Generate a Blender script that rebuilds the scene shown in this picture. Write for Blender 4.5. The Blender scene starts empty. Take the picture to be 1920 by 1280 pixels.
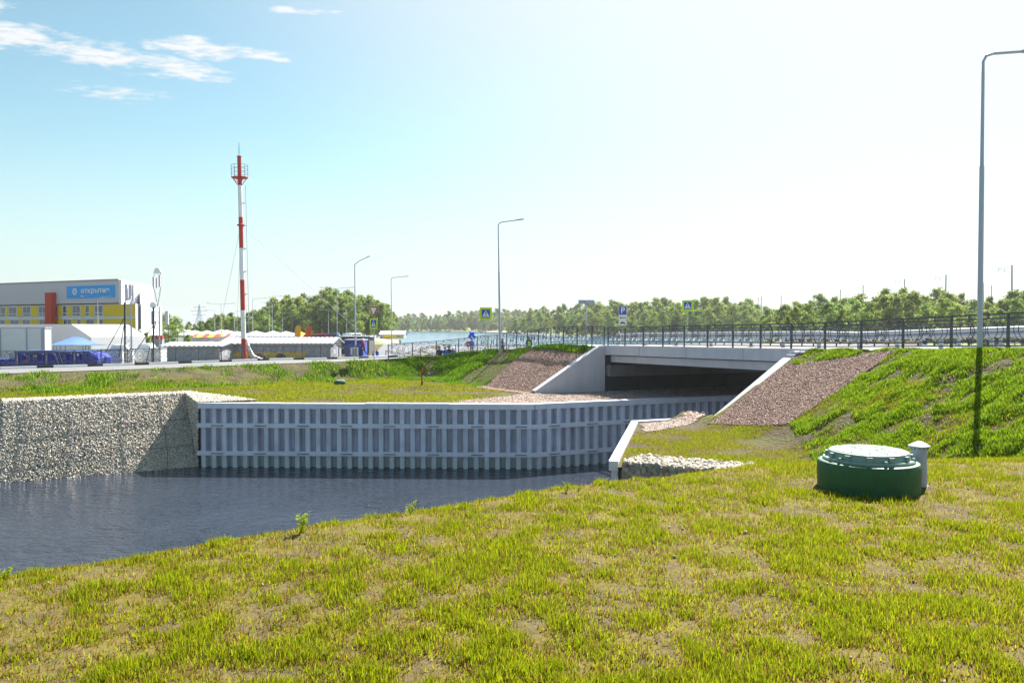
import bpy, math, random
import numpy as np
from mathutils import Vector, Matrix

random.seed(7)
RNG = np.random.default_rng(11)
S = bpy.context.scene
COL = S.collection
R = math.radians

# ------------------------------------------------------------------ camera, sky, sun, exposure
EYE = 6.9
F = 1493.0
cam_d = bpy.data.cameras.new('camera')
cam_d.sensor_width = 36.0
cam_d.lens = 28.0
cam_d.clip_start = 0.1
cam_d.clip_end = 6000
cam = bpy.data.objects.new('camera', cam_d)
COL.objects.link(cam)
cam.location = (0, 0, EYE)
cam.rotation_euler = (R(90 - 1.07), 0, 0)
S.camera = cam

SUN_AZ, SUN_EL = 31.0, 47.0            # degrees right of the view axis, above horizon
w = bpy.data.worlds.new('World')
S.world = w
w.use_nodes = True
nt = w.node_tree
nt.nodes.clear()
N = nt.nodes.new
L = nt.links.new
out = N('ShaderNodeOutputWorld')
bg = N('ShaderNodeBackground')
bg.inputs['Strength'].default_value = 0.060
sky = N('ShaderNodeTexSky')
sky.sky_type = 'NISHITA'
sky.sun_disc = False
sky.sun_elevation = R(SUN_EL)
sky.sun_rotation = R(SUN_AZ)
sky.altitude = 100
sky.air_density = 1.0
sky.dust_density = 1.0
sky.ozone_density = 2.0
tc = N('ShaderNodeTexCoord')
sep = N('ShaderNodeSeparateXYZ')
L(tc.outputs['Generated'], sep.inputs[0])
# clouds: project the view direction on a flat layer overhead
zc = N('ShaderNodeMath'); zc.operation = 'MAXIMUM'; zc.inputs[1].default_value = 0.03
L(sep.outputs['Z'], zc.inputs[0])
dx = N('ShaderNodeMath'); dx.operation = 'DIVIDE'
dy = N('ShaderNodeMath'); dy.operation = 'DIVIDE'
L(sep.outputs['X'], dx.inputs[0]); L(zc.outputs[0], dx.inputs[1])
L(sep.outputs['Y'], dy.inputs[0]); L(zc.outputs[0], dy.inputs[1])
cb = N('ShaderNodeCombineXYZ')
L(dx.outputs[0], cb.inputs[0]); L(dy.outputs[0], cb.inputs[1])


def cloud_layer(scale, rot, stretch, lo, hi, detail, offs):
    mp = N('ShaderNodeMapping')
    mp.inputs['Location'].default_value = offs
    mp.inputs['Rotation'].default_value = (0, 0, R(rot))
    mp.inputs['Scale'].default_value = stretch
    L(cb.outputs[0], mp.inputs[0])
    nz = N('ShaderNodeTexNoise')
    nz.inputs['Scale'].default_value = scale
    nz.inputs['Detail'].default_value = detail
    nz.inputs['Roughness'].default_value = 0.62
    L(mp.outputs[0], nz.inputs['Vector'])
    mr = N('ShaderNodeMapRange')
    mr.interpolation_type = 'SMOOTHSTEP'
    mr.inputs['From Min'].default_value = lo
    mr.inputs['From Max'].default_value = hi
    L(nz.outputs['Fac'], mr.inputs['Value'])
    return mr.outputs[0]


wn = N('ShaderNodeTexNoise'); wn.inputs['Scale'].default_value = 5.0; wn.inputs['Detail'].default_value = 4
L(cb.outputs[0], wn.inputs['Vector'])
ws = N('ShaderNodeVectorMath'); ws.operation = 'SUBTRACT'; ws.inputs[1].default_value = (0.5, 0.5, 0.5)
L(wn.outputs['Color'], ws.inputs[0])
ws2 = N('ShaderNodeVectorMath'); ws2.operation = 'MULTIPLY'; ws2.inputs[1].default_value = (0.40, 0.40, 0.0)
L(ws.outputs[0], ws2.inputs[0])
warp = N('ShaderNodeVectorMath'); warp.operation = 'ADD'
L(cb.outputs[0], warp.inputs[0]); L(ws2.outputs[0], warp.inputs[1])
# a long streak of broken cloud that lies across the upper left of the view
def streak(c, r, rot, p0=1.0):
    """soft oval on the cloud layer, in layer units"""
    mp = N('ShaderNodeMapping'); mp.vector_type = 'TEXTURE'
    mp.inputs['Location'].default_value = (c[0], c[1], 0)
    mp.inputs['Rotation'].default_value = (0, 0, R(rot))
    mp.inputs['Scale'].default_value = (r[0], r[1], 1)
    L(warp.outputs[0], mp.inputs[0])
    ln = N('ShaderNodeVectorMath'); ln.operation = 'LENGTH'
    L(mp.outputs[0], ln.inputs[0])
    mr = N('ShaderNodeMapRange')
    mr.interpolation_type = 'SMOOTHSTEP'
    mr.inputs['From Min'].default_value = 1.0
    mr.inputs['From Max'].default_value = 0.0
    mr.inputs['To Max'].default_value = p0
    L(ln.outputs['Value'], mr.inputs['Value'])
    return mr.outputs[0]


def mth(op, a, b=None, clamp=False):
    m = N('ShaderNodeMath'); m.operation = op; m.use_clamp = clamp
    for i, v in enumerate((a, b)):
        if v is None:
            continue
        if isinstance(v, (int, float)):
            m.inputs[i].default_value = v
        else:
            L(v, m.inputs[i])
    return m.outputs[0]


wisp = cloud_layer(2.1, 20, (0.8, 1.5, 1), 0.55, 0.86, 6, (3.1, 1.7, 0))
fine = cloud_layer(12.0, 40, (1.0, 1.5, 1), 0.27, 0.74, 10, (0.3, 5.2, 0))
# centres follow from the elevation and bearing of the clouds in the sky
CL = [((-1.74, 2.72), (0.32, 0.22), 48, 1.0), ((-1.50, 2.95), (0.46, 0.27), 44, 1.0), ((-1.30, 3.13), (0.28, 0.22), 40, 1.0),
      ((-1.12, 2.92), (0.26, 0.16), 32, 1.0), ((-0.96, 2.95), (0.25, 0.12), -4, 0.95), ((-0.67, 2.54), (0.16, 0.07), 6, 0.85),
      ((-1.72, 3.44), (0.40, 0.26), 40, 0.60), ((-1.62, 2.52), (0.20, 0.06), 8, 0.55)]
acc = None
for c, r, rot, p in CL:
    s_ = streak(c, r, rot, p)
    acc = s_ if acc is None else mth('MAXIMUM', acc, s_)
cum = mth('SUBTRACT', mth('ADD', mth('MULTIPLY', acc, 1.25), fine), 0.78)
cum = mth('MULTIPLY', mth('MULTIPLY', cum, 1.05, True), mth('MULTIPLY', acc, 2.0, True), True)
# thin bright veil of high cloud, thicker towards the sun's side of the sky
sd = (math.sin(R(SUN_AZ)) * math.cos(R(SUN_EL)), math.cos(R(SUN_AZ)) * math.cos(R(SUN_EL)), math.sin(R(SUN_EL)))
dt = N('ShaderNodeVectorMath'); dt.operation = 'DOT_PRODUCT'
L(tc.outputs['Generated'], dt.inputs[0])
dt.inputs[1].default_value = sd
veil = N('ShaderNodeMapRange')
veil.interpolation_type = 'SMOOTHSTEP'
veil.inputs['From Min'].default_value = 0.60
veil.inputs['From Max'].default_value = 0.97
veil.inputs['To Min'].default_value = 0.0
veil.inputs['To Max'].default_value = 0.97
L(dt.outputs['Value'], veil.inputs['Value'])
cover = mth('MAXIMUM', mth('MULTIPLY', wisp, 0.18), veil.outputs[0])
cover = mth('MAXIMUM', cover, mth('MULTIPLY', cum, 0.95), True)
tint = N('ShaderNodeMix'); tint.data_type = 'RGBA'; tint.blend_type = 'MULTIPLY'
tint.inputs[0].default_value = 1.0
tint.inputs[7].default_value = (0.90, 1.03, 0.85, 1)
L(sky.outputs[0], tint.inputs[6])
mixc = N('ShaderNodeMix'); mixc.data_type = 'RGBA'
mixc.inputs[7].default_value = (5.25, 5.35, 5.4, 1)
# pale haze low over the horizon
hz = N('ShaderNodeMapRange'); hz.interpolation_type = 'SMOOTHSTEP'
hz.inputs['From Min'].default_value = 0.24
hz.inputs['From Max'].default_value = -0.02
hz.inputs['To Max'].default_value = 0.85
L(sep.outputs['Z'], hz.inputs['Value'])
mixh = N('ShaderNodeMix'); mixh.data_type = 'RGBA'
mixh.inputs[7].default_value = (4.3, 4.8, 5.15, 1)
L(hz.outputs[0], mixh.inputs[0]); L(tint.outputs[2], mixh.inputs[6])
L(cover, mixc.inputs[0]); L(mixh.outputs[2], mixc.inputs[6])
L(mixc.outputs[2], bg.inputs['Color'])
L(bg.outputs[0], out.inputs['Surface'])

sun_d = bpy.data.lights.new('sun', 'SUN')
sun_d.energy = 4.9
sun_d.angle = R(0.5)
sun_d.color = (1.0, 0.955, 0.88)
sun = bpy.data.objects.new('sun', sun_d)
COL.objects.link(sun)
sun.rotation_euler = Vector(sd).to_track_quat('Z', 'Y').to_euler()
sun.location = (40, 60, 80)

S.view_settings.view_transform = 'Standard'
S.view_settings.look = 'None'
S.view_settings.exposure = 1.62
S.view_settings.gamma = 1.0
S.cycles.use_denoising = True
S.cycles.sample_clamp_direct = 12
S.cycles.sample_clamp_indirect = 6
S.cycles.max_bounces = 8
S.cycles.transparent_max_bounces = 12


# ------------------------------------------------------------------ materials
def mat(name, col, rough=0.7, var=0.0, scale=6.0, bump=0.0, bscale=40.0, metal=0.0, spec=0.5, col2=None, detail=5, dirt=None):
    m = bpy.data.materials.new(name)
    m.use_nodes = True
    t = m.node_tree
    p = t.nodes['Principled BSDF']
    p.inputs['Base Color'].default_value = (*col, 1)
    p.inputs['Roughness'].default_value = rough
    p.inputs['Metallic'].default_value = metal
    p.inputs['Specular IOR Level'].default_value = spec
    if var or bump or col2:
        g = t.nodes.new('ShaderNodeTexCoord')
        src = t.nodes.new('ShaderNodeNewGeometry')
    if var or col2:
        nz = t.nodes.new('ShaderNodeTexNoise')
        nz.inputs['Scale'].default_value = scale
        nz.inputs['Detail'].default_value = detail
        nz.inputs['Roughness'].default_value = 0.65
        t.links.new(src.outputs['Position'], nz.inputs['Vector'])
        rp = t.nodes.new('ShaderNodeValToRGB')
        c2 = col2 if col2 else tuple(max(0, c * (1 - var)) for c in col)
        c1 = col if col2 else tuple(min(1, c * (1 + var)) for c in col)
        rp.color_ramp.elements[0].position = 0.32
        rp.color_ramp.elements[1].position = 0.68
        rp.color_ramp.elements[0].color = (*c2, 1)
        rp.color_ramp.elements[1].color = (*c1, 1)
        t.links.new(nz.outputs['Fac'], rp.inputs[0])
        t.links.new(rp.outputs[0], p.inputs['Base Color'])
    if bump:
        n2 = t.nodes.new('ShaderNodeTexNoise')
        n2.inputs['Scale'].default_value = bscale
        n2.inputs['Detail'].default_value = 4
        t.links.new(src.outputs['Position'], n2.inputs['Vector'])
        b = t.nodes.new('ShaderNodeBump')
        b.inputs['Strength'].default_value = bump
        b.inputs['Distance'].default_value = 0.05
        t.links.new(n2.outputs['Fac'], b.inputs['Height'])
        t.links.new(b.outputs[0], p.inputs['Normal'])
    return m


def leaf_mat(name, tint=(1, 1, 1), trans=0.45):
    """foliage: colour from the mesh's own leaf colours, light passes through"""
    m = bpy.data.materials.new(name)
    m.use_nodes = True
    t = m.node_tree
    t.nodes.clear()
    o = t.nodes.new('ShaderNodeOutputMaterial')
    a = t.nodes.new('ShaderNodeAttribute'); a.attribute_name = 'Col'
    mu = t.nodes.new('ShaderNodeMix'); mu.data_type = 'RGBA'; mu.blend_type = 'MULTIPLY'
    mu.inputs[0].default_value = 1
    mu.inputs[7].default_value = (*tint, 1)
    t.links.new(a.outputs['Color'], mu.inputs[6])
    oi = t.nodes.new('ShaderNodeObjectInfo')
    hs = t.nodes.new('ShaderNodeHueSaturation')
    mr = t.nodes.new('ShaderNodeMapRange')
    mr.inputs['To Min'].default_value = 0.78
    mr.inputs['To Max'].default_value = 1.22
    t.links.new(oi.outputs['Random'], mr.inputs['Value'])
    t.links.new(mr.outputs[0], hs.inputs['Value'])
    m5 = t.nodes.new('ShaderNodeMath'); m5.operation = 'FRACT'
    m6 = t.nodes.new('ShaderNodeMath'); m6.operation = 'MULTIPLY'; m6.inputs[1].default_value = 7.31
    t.links.new(oi.outputs['Random'], m6.inputs[0]); t.links.new(m6.outputs[0], m5.inputs[0])
    m7 = t.nodes.new('ShaderNodeMapRange'); m7.inputs['To Min'].default_value = 0.475; m7.inputs['To Max'].default_value = 0.515
    t.links.new(m5.outputs[0], m7.inputs['Value']); t.links.new(m7.outputs[0], hs.inputs['Hue'])
    t.links.new(mu.outputs[2], hs.inputs['Color'])
    d = t.nodes.new('ShaderNodeBsdfDiffuse')
    tr = t.nodes.new('ShaderNodeBsdfTranslucent')
    mx = t.nodes.new('ShaderNodeMixShader')
    mx.inputs[0].default_value = trans
    t.links.new(hs.outputs[0], d.inputs['Color'])
    t.links.new(hs.outputs[0], tr.inputs['Color'])
    t.links.new(d.outputs[0], mx.inputs[1])
    t.links.new(tr.outputs[0], mx.inputs[2])
    t.links.new(mx.outputs[0], o.inputs['Surface'])
    return m


def cloth_mat(name, col, trans):
    m = bpy.data.materials.new(name)
    m.use_nodes = True
    t = m.node_tree
    t.nodes.clear()
    o = t.nodes.new('ShaderNodeOutputMaterial')
    d = t.nodes.new('ShaderNodeBsdfDiffuse'); d.inputs[0].default_value = (*col, 1)
    tr = t.nodes.new('ShaderNodeBsdfTranslucent'); tr.inputs[0].default_value = (*col, 1)
    mx = t.nodes.new('ShaderNodeMixShader'); mx.inputs[0].default_value = trans
    t.links.new(d.outputs[0], mx.inputs[1]); t.links.new(tr.outputs[0], mx.inputs[2])
    t.links.new(mx.outputs[0], o.inputs['Surface'])
    return m


def ramp_mat(name, stops, scale, rough=0.95, bump=0.5, bscale=30, voro=0.0, bdist=0.05):
    m = bpy.data.materials.new(name)
    m.use_nodes = True
    t = m.node_tree
    p = t.nodes['Principled BSDF']
    p.inputs['Roughness'].default_value = rough
    p.inputs['Specular IOR Level'].default_value = 0.15
    g = t.nodes.new('ShaderNodeNewGeometry')
    n1 = t.nodes.new('ShaderNodeTexNoise')
    n1.inputs['Scale'].default_value = scale
    n1.inputs['Detail'].default_value = 8
    n1.inputs['Roughness'].default_value = 0.7
    t.links.new(g.outputs['Position'], n1.inputs['Vector'])
    fac = n1.outputs['Fac']
    if voro:
        v = t.nodes.new('ShaderNodeTexVoronoi')
        v.inputs['Scale'].default_value = voro
        t.links.new(g.outputs['Position'], v.inputs['Vector'])
        sepc = t.nodes.new('ShaderNodeSeparateColor')
        t.links.new(v.outputs['Color'], sepc.inputs[0])
        fac = sepc.outputs[0]
    rp = t.nodes.new('ShaderNodeValToRGB')
    el = rp.color_ramp.elements
    while len(el) < len(stops):
        el.new(0.5)
    for e, (pos, c) in zip(el, stops):
        e.position = pos
        e.color = (*c, 1)
    t.links.new(fac, rp.inputs[0])
    t.links.new(rp.outputs[0], p.inputs['Base Color'])
    b = t.nodes.new('ShaderNodeBump')
    b.inputs['Strength'].default_value = bump
    b.inputs['Distance'].default_value = bdist
    if voro:
        t.links.new(v.outputs['Distance'], b.inputs['Height'])
        b.invert = True
    else:
        n2 = t.nodes.new('ShaderNodeTexNoise')
        n2.inputs['Scale'].default_value = bscale
        n2.inputs['Detail'].default_value = 5
        t.links.new(g.outputs['Position'], n2.inputs['Vector'])
        t.links.new(n2.outputs['Fac'], b.inputs['Height'])
    t.links.new(b.outputs[0], p.inputs['Normal'])
    return m


def water_mat(name, base, rough, s1, s2, strength, dist):
    m = bpy.data.materials.new(name)
    m.use_nodes = True
    t = m.node_tree
    p = t.nodes['Principled BSDF']
    p.inputs['Base Color'].default_value = (*base, 1)
    p.inputs['Roughness'].default_value = rough
    p.inputs['IOR'].default_value = 1.333
    p.inputs['Specular IOR Level'].default_value = 0.5
    g = t.nodes.new('ShaderNodeNewGeometry')
    hs = []
    for sc, rot, st in ((s1, 18, (1.0, 2.4, 1)), (s2, -25, (1.0, 1.8, 1))):
        mp = t.nodes.new('ShaderNodeMapping')
        mp.inputs['Rotation'].default_value = (0, 0, R(rot))
        mp.inputs['Scale'].default_value = st
        t.links.new(g.outputs['Position'], mp.inputs[0])
        n = t.nodes.new('ShaderNodeTexNoise')
        n.inputs['Scale'].default_value = sc
        n.inputs['Detail'].default_value = 3
        n.inputs['Distortion'].default_value = 0.4
        t.links.new(mp.outputs[0], n.inputs['Vector'])
        hs.append(n.outputs['Fac'])
    ad = t.nodes.new('ShaderNodeMath'); ad.operation = 'MULTIPLY_ADD'
    t.links.new(hs[1], ad.inputs[0]); ad.inputs[1].default_value = 0.5
    t.links.new(hs[0], ad.inputs[2])
    b = t.nodes.new('ShaderNodeBump')
    b.inputs['Strength'].default_value = strength
    b.inputs['Distance'].default_value = dist
    cal = t.nodes.new('ShaderNodeTexNoise'); cal.inputs['Scale'].default_value = 0.16; cal.inputs['Detail'].default_value = 3
    t.links.new(g.outputs['Position'], cal.inputs['Vector'])
    cm = t.nodes.new('ShaderNodeMapRange'); cm.inputs['From Min'].default_value = 0.36; cm.inputs['From Max'].default_value = 0.62
    cm.inputs['To Min'].default_value = 0.28 * strength; cm.inputs['To Max'].default_value = strength
    t.links.new(cal.outputs['Fac'], cm.inputs['Value']); t.links.new(cm.outputs[0], b.inputs['Strength'])
    t.links.new(ad.outputs[0], b.inputs['Height'])
    t.links.new(b.outputs[0], p.inputs['Normal'])
    return m


def streak_mat(name, col, rough, amt=0.10, waterline=None, joints=0.0):
    """paint or concrete with runs of dirt down the face and, near the water, a pale scum band"""
    m = bpy.data.materials.new(name)
    m.use_nodes = True
    t = m.node_tree
    p = t.nodes['Principled BSDF']
    p.inputs['Roughness'].default_value = rough
    p.inputs['Specular IOR Level'].default_value = 0.35
    g = t.nodes.new('ShaderNodeNewGeometry')
    mp = t.nodes.new('ShaderNodeMapping'); mp.inputs['Scale'].default_value = (2.4, 2.4, 0.3)
    t.links.new(g.outputs['Position'], mp.inputs[0])
    n1 = t.nodes.new('ShaderNodeTexNoise'); n1.inputs['Scale'].default_value = 1.0; n1.inputs['Detail'].default_value = 5
    t.links.new(mp.outputs[0], n1.inputs['Vector'])
    n2 = t.nodes.new('ShaderNodeTexNoise'); n2.inputs['Scale'].default_value = 1.3; n2.inputs['Detail'].default_value = 6
    t.links.new(g.outputs['Position'], n2.inputs['Vector'])
    ad = t.nodes.new('ShaderNodeMath'); ad.operation = 'ADD'
    t.links.new(n1.outputs['Fac'], ad.inputs[0]); t.links.new(n2.outputs['Fac'], ad.inputs[1])
    mr = t.nodes.new('ShaderNodeMapRange')
    mr.inputs['From Min'].default_value = 0.7; mr.inputs['From Max'].default_value = 1.3
    mr.inputs['To Min'].default_value = 1 - 2 * amt; mr.inputs['To Max'].default_value = 1 + amt
    t.links.new(ad.outputs[0], mr.inputs['Value'])
    sc = t.nodes.new('ShaderNodeVectorMath'); sc.operation = 'SCALE'
    sc.inputs[0].default_value = col
    t.links.new(mr.outputs[0], sc.inputs['Scale'])
    last = sc.outputs[0]
    if waterline:
        sx = t.nodes.new('ShaderNodeSeparateXYZ'); t.links.new(g.outputs['Position'], sx.inputs[0])
        a2 = t.nodes.new('ShaderNodeMath'); a2.operation = 'MULTIPLY_ADD'
        t.links.new(n2.outputs['Fac'], a2.inputs[0]); a2.inputs[1].default_value = 0.18
        t.links.new(sx.outputs['Z'], a2.inputs[2])
        m2 = t.nodes.new('ShaderNodeMapRange')
        m2.inputs['From Min'].default_value = 0.55; m2.inputs['From Max'].default_value = 0.45
        t.links.new(a2.outputs[0], m2.inputs['Value'])
        mx = t.nodes.new('ShaderNodeMix'); mx.data_type = 'RGBA'
        mx.inputs[7].default_value = (*waterline, 1)
        t.links.new(m2.outputs[0], mx.inputs[0]); t.links.new(last, mx.inputs[6])
        last = mx.outputs[2]
    t.links.new(last, p.inputs['Base Color'])
    b = t.nodes.new('ShaderNodeBump'); b.inputs['Strength'].default_value = 0.15; b.inputs['Distance'].default_value = 0.02
    n3 = t.nodes.new('ShaderNodeTexNoise'); n3.inputs['Scale'].default_value = 45
    t.links.new(g.outputs['Position'], n3.inputs['Vector'])
    t.links.new(n3.outputs['Fac'], b.inputs['Height'])
    t.links.new(b.outputs[0], p.inputs['Normal'])
    return m


M = {}
M['pile'] = streak_mat('sheet_pile_paint', (0.67, 0.68, 0.79), 0.5, 0.12, (0.56, 0.62, 0.65))
M['cap'] = streak_mat('cap_paint', (0.72, 0.73, 0.82), 0.45, 0.06)
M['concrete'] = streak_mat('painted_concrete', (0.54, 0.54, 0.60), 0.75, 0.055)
M['concrete_dark'] = mat('shade_dark_concrete', (0.085, 0.085, 0.09), 0.85, 0.15, 0.9, 0.2, 40)  # shade under the bridge put into the colour; the hut wall shares it
M['concrete_mid'] = mat('shade_and_joint_concrete', (0.18, 0.18, 0.195), 0.85, 0.15, 0.9, 0.2, 40)  # bearing shelf's shade painted in as a mid tone; also colours the edge joints
M['asphalt'] = mat('asphalt', (0.16, 0.16, 0.16), 0.9, 0.12, 2.5, 0.2, 150)
M['paving'] = mat('paving', (0.34, 0.33, 0.31), 0.9, 0.10, 3.0, 0.15, 80)
M['plaza'] = mat('plaza_paving', (0.115, 0.125, 0.145), 0.85, 0.06, 0.5)
M['rail'] = mat('rail_paint', (0.075, 0.077, 0.105), 0.5)
M['galv'] = mat('galvanised_steel', (0.46, 0.49, 0.54), 0.42, 0.07, 3.0, metal=0.35)
M['lamp'] = mat('lamp_post_paint', (0.42, 0.46, 0.54), 0.5, 0.05, 3.0)
M['white'] = mat('white_paint', (0.84, 0.85, 0.86), 0.6, 0.04, 2.0)
M['black'] = mat('black_paint', (0.02, 0.02, 0.022), 0.6)
M['red'] = mat('red_paint', (0.50, 0.045, 0.035), 0.55, 0.10, 2.0)
M['signred'] = mat('sign_red', (0.55, 0.03, 0.03), 0.5)
M['lime'] = mat('sign_lime', (0.58, 0.78, 0.01), 0.5)
M['signblue'] = mat('sign_blue', (0.015, 0.09, 0.50), 0.5)
M['signback'] = mat('sign_back', (0.40, 0.43, 0.50), 0.5)
M['bluebox'] = mat('blue_steel', (0.02, 0.045, 0.34), 0.85, 0.25, 1.5)
M['bluecab'] = mat('blue_panel', (0.02, 0.07, 0.42), 0.5, 0.10, 1.5)
M['banner'] = mat('banner_blue', (0.0, 0.36, 0.95), 0.55)
M['facadegrey'] = mat('facade_grey', (0.60, 0.575, 0.64), 0.8, 0.03, 0.3)
M['facadewhite'] = mat('facade_white', (0.72, 0.73, 0.78), 0.8, 0.03, 0.3)
M['facadeyellow'] = mat('facade_yellow', (0.85, 0.60, 0.012), 0.8, 0.04, 0.3)
M['yellow'] = mat('yellow_panel', (0.82, 0.55, 0.01), 0.7, 0.05, 0.8)
M['redcol'] = mat('facade_red', (0.60, 0.05, 0.015), 0.8)
M['glass'] = mat('window_glass', (0.05, 0.065, 0.09), 0.08, spec=0.8)
M['shed'] = mat('shed_cladding', (0.36, 0.37, 0.41), 0.6, 0.05, 0.8)
M['shedroof'] = mat('shed_roof', (0.46, 0.48, 0.52), 0.5, 0.04, 0.6)
M['tent'] = mat('tent_cloth', (0.76, 0.78, 0.82), 0.8, 0.04, 0.5)
M['tent'] = cloth_mat('tent_cloth_thin', (0.62, 0.64, 0.68), 0.45)
M['awning'] = mat('awning_cloth', (0.055, 0.14, 0.35), 0.8, 0.08, 0.8)
M['orange'] = mat('orange_cloth', (0.75, 0.13, 0.02), 0.8)
M['yellowcloth'] = mat('yellow_cloth', (0.80, 0.45, 0.02), 0.8)
M['redcloth'] = mat('red_cloth', (0.60, 0.05, 0.05), 0.8)
M['trunk'] = mat('bark', (0.13, 0.11, 0.09), 0.9, 0.3, 2.0)
M['birch'] = mat('birch_bark', (0.42, 0.40, 0.36), 0.9, 0.35, 2.0)
M['leaf'] = leaf_mat('leaves', trans=0.55)
M['grass'] = leaf_mat('grass_blades', trans=0.5)
M['manhole'] = mat('green_plastic', (0.012, 0.085, 0.028), 0.6, 0.20, 9.0, 0.10, 30)
M['lid'] = mat('pale_green_plastic', (0.17, 0.27, 0.235), 0.5, 0.10, 14.0, 0.06, 60)
M['lidtop'] = mat('faded_lid', (0.30, 0.34, 0.33), 0.75, 0.12, 16.0, 0.10, 70)
M['vent'] = mat('grey_plastic_pipe', (0.36, 0.38, 0.45), 0.45, 0.05, 9.0)
M['stone'] = None
M['skin'] = mat('skin', (0.45, 0.27, 0.19), 0.6)
M['navy'] = mat('navy_cloth', (0.012, 0.014, 0.04), 0.9)
M['jacket_red'] = mat('dark_red_cloth', (0.24, 0.012, 0.02), 0.9)
M['jacket_blue'] = mat('blue_cloth', (0.03, 0.08, 0.50), 0.9)
M['hivis'] = mat('high_visibility_cloth', (0.45, 0.85, 0.05), 0.9)
M['hair'] = mat('dark_hair', (0.03, 0.022, 0.018), 0.8)
M['balloon'] = mat('balloon_rubber', (0.03, 0.10, 0.75), 0.25)
M['brown'] = mat('brown_sheet', (0.055, 0.028, 0.02), 0.7)
M['soil'] = ramp_mat('turf_soil', [(0.28, (0.075, 0.060, 0.044)), (0.42, (0.098, 0.076, 0.038)), (0.54, (0.125, 0.098, 0.026)), (0.70, (0.130, 0.122, 0.018))], 4.0, bump=0.5, bscale=17)
M['bank'] = ramp_mat('bank_soil', [(0.32, (0.062, 0.048, 0.034)), (0.50, (0.095, 0.076, 0.042)), (0.66, (0.105, 0.125, 0.022))], 0.9, bump=1.0, bscale=9, bdist=0.12)
M['sand'] = ramp_mat('sand', [(0.3, (0.36, 0.32, 0.25)), (0.6, (0.46, 0.42, 0.34))], 0.3, bump=0.3)
M['farland'] = ramp_mat('far_land', [(0.3, (0.16, 0.16, 0.08)), (0.6, (0.15, 0.20, 0.05))], 0.05, bump=0.3)
M['gravel'] = ramp_mat('crushed_granite', [(0.0, (0.17, 0.115, 0.09)), (0.35, (0.29, 0.20, 0.165)), (0.7, (0.36, 0.28, 0.24)), (1.0, (0.44, 0.37, 0.33))], 3, voro=11, bump=1.0, bdist=0.06)
M['rubble'] = ramp_mat('gabion_fill', [(0.0, (0.20, 0.185, 0.16)), (0.5, (0.36, 0.335, 0.29)), (1.0, (0.50, 0.47, 0.41))], 3, voro=9, bump=1.0, bdist=0.08)
M['water'] = water_mat('canal_water', (0.030, 0.038, 0.056), 0.04, 1.2, 4.2, 1.0, 0.26)
M['lake'] = water_mat('lake_water', (0.045, 0.14, 0.26), 0.12, 0.5, 1.6, 0.6, 0.10)


def vcol_mat(name, rough=0.85):
    m = bpy.data.materials.new(name)
    m.use_nodes = True
    t = m.node_tree
    p = t.nodes['Principled BSDF']
    p.inputs['Roughness'].default_value = rough
    p.inputs['Specular IOR Level'].default_value = 0.25
    a = t.nodes.new('ShaderNodeAttribute'); a.attribute_name = 'Col'
    g = t.nodes.new('ShaderNodeNewGeometry')
    n = t.nodes.new('ShaderNodeTexNoise'); n.inputs['Scale'].default_value = 25
    t.links.new(g.outputs['Position'], n.inputs['Vector'])
    mr = t.nodes.new('ShaderNodeMapRange'); mr.inputs['To Min'].default_value = 0.75; mr.inputs['To Max'].default_value = 1.25
    t.links.new(n.outputs['Fac'], mr.inputs['Value'])
    mu = t.nodes.new('ShaderNodeVectorMath'); mu.operation = 'SCALE'
    t.links.new(a.outputs['Color'], mu.inputs[0]); t.links.new(mr.outputs[0], mu.inputs['Scale'])
    t.links.new(mu.outputs[0], p.inputs['Base Color'])
    return m


M['stone'] = vcol_mat('loose_stone')
M['stone_a'] = mat('pale_gabion_stone', (0.40, 0.38, 0.33), 0.85, 0.25, 12, 0.4, 60)
M['stone_b'] = mat('grey_gabion_stone', (0.27, 0.27, 0.26), 0.85, 0.25, 12, 0.4, 60)
M['stone_c'] = mat('brown_gabion_stone', (0.30, 0.24, 0.18), 0.85, 0.25, 12, 0.4, 60)


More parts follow.
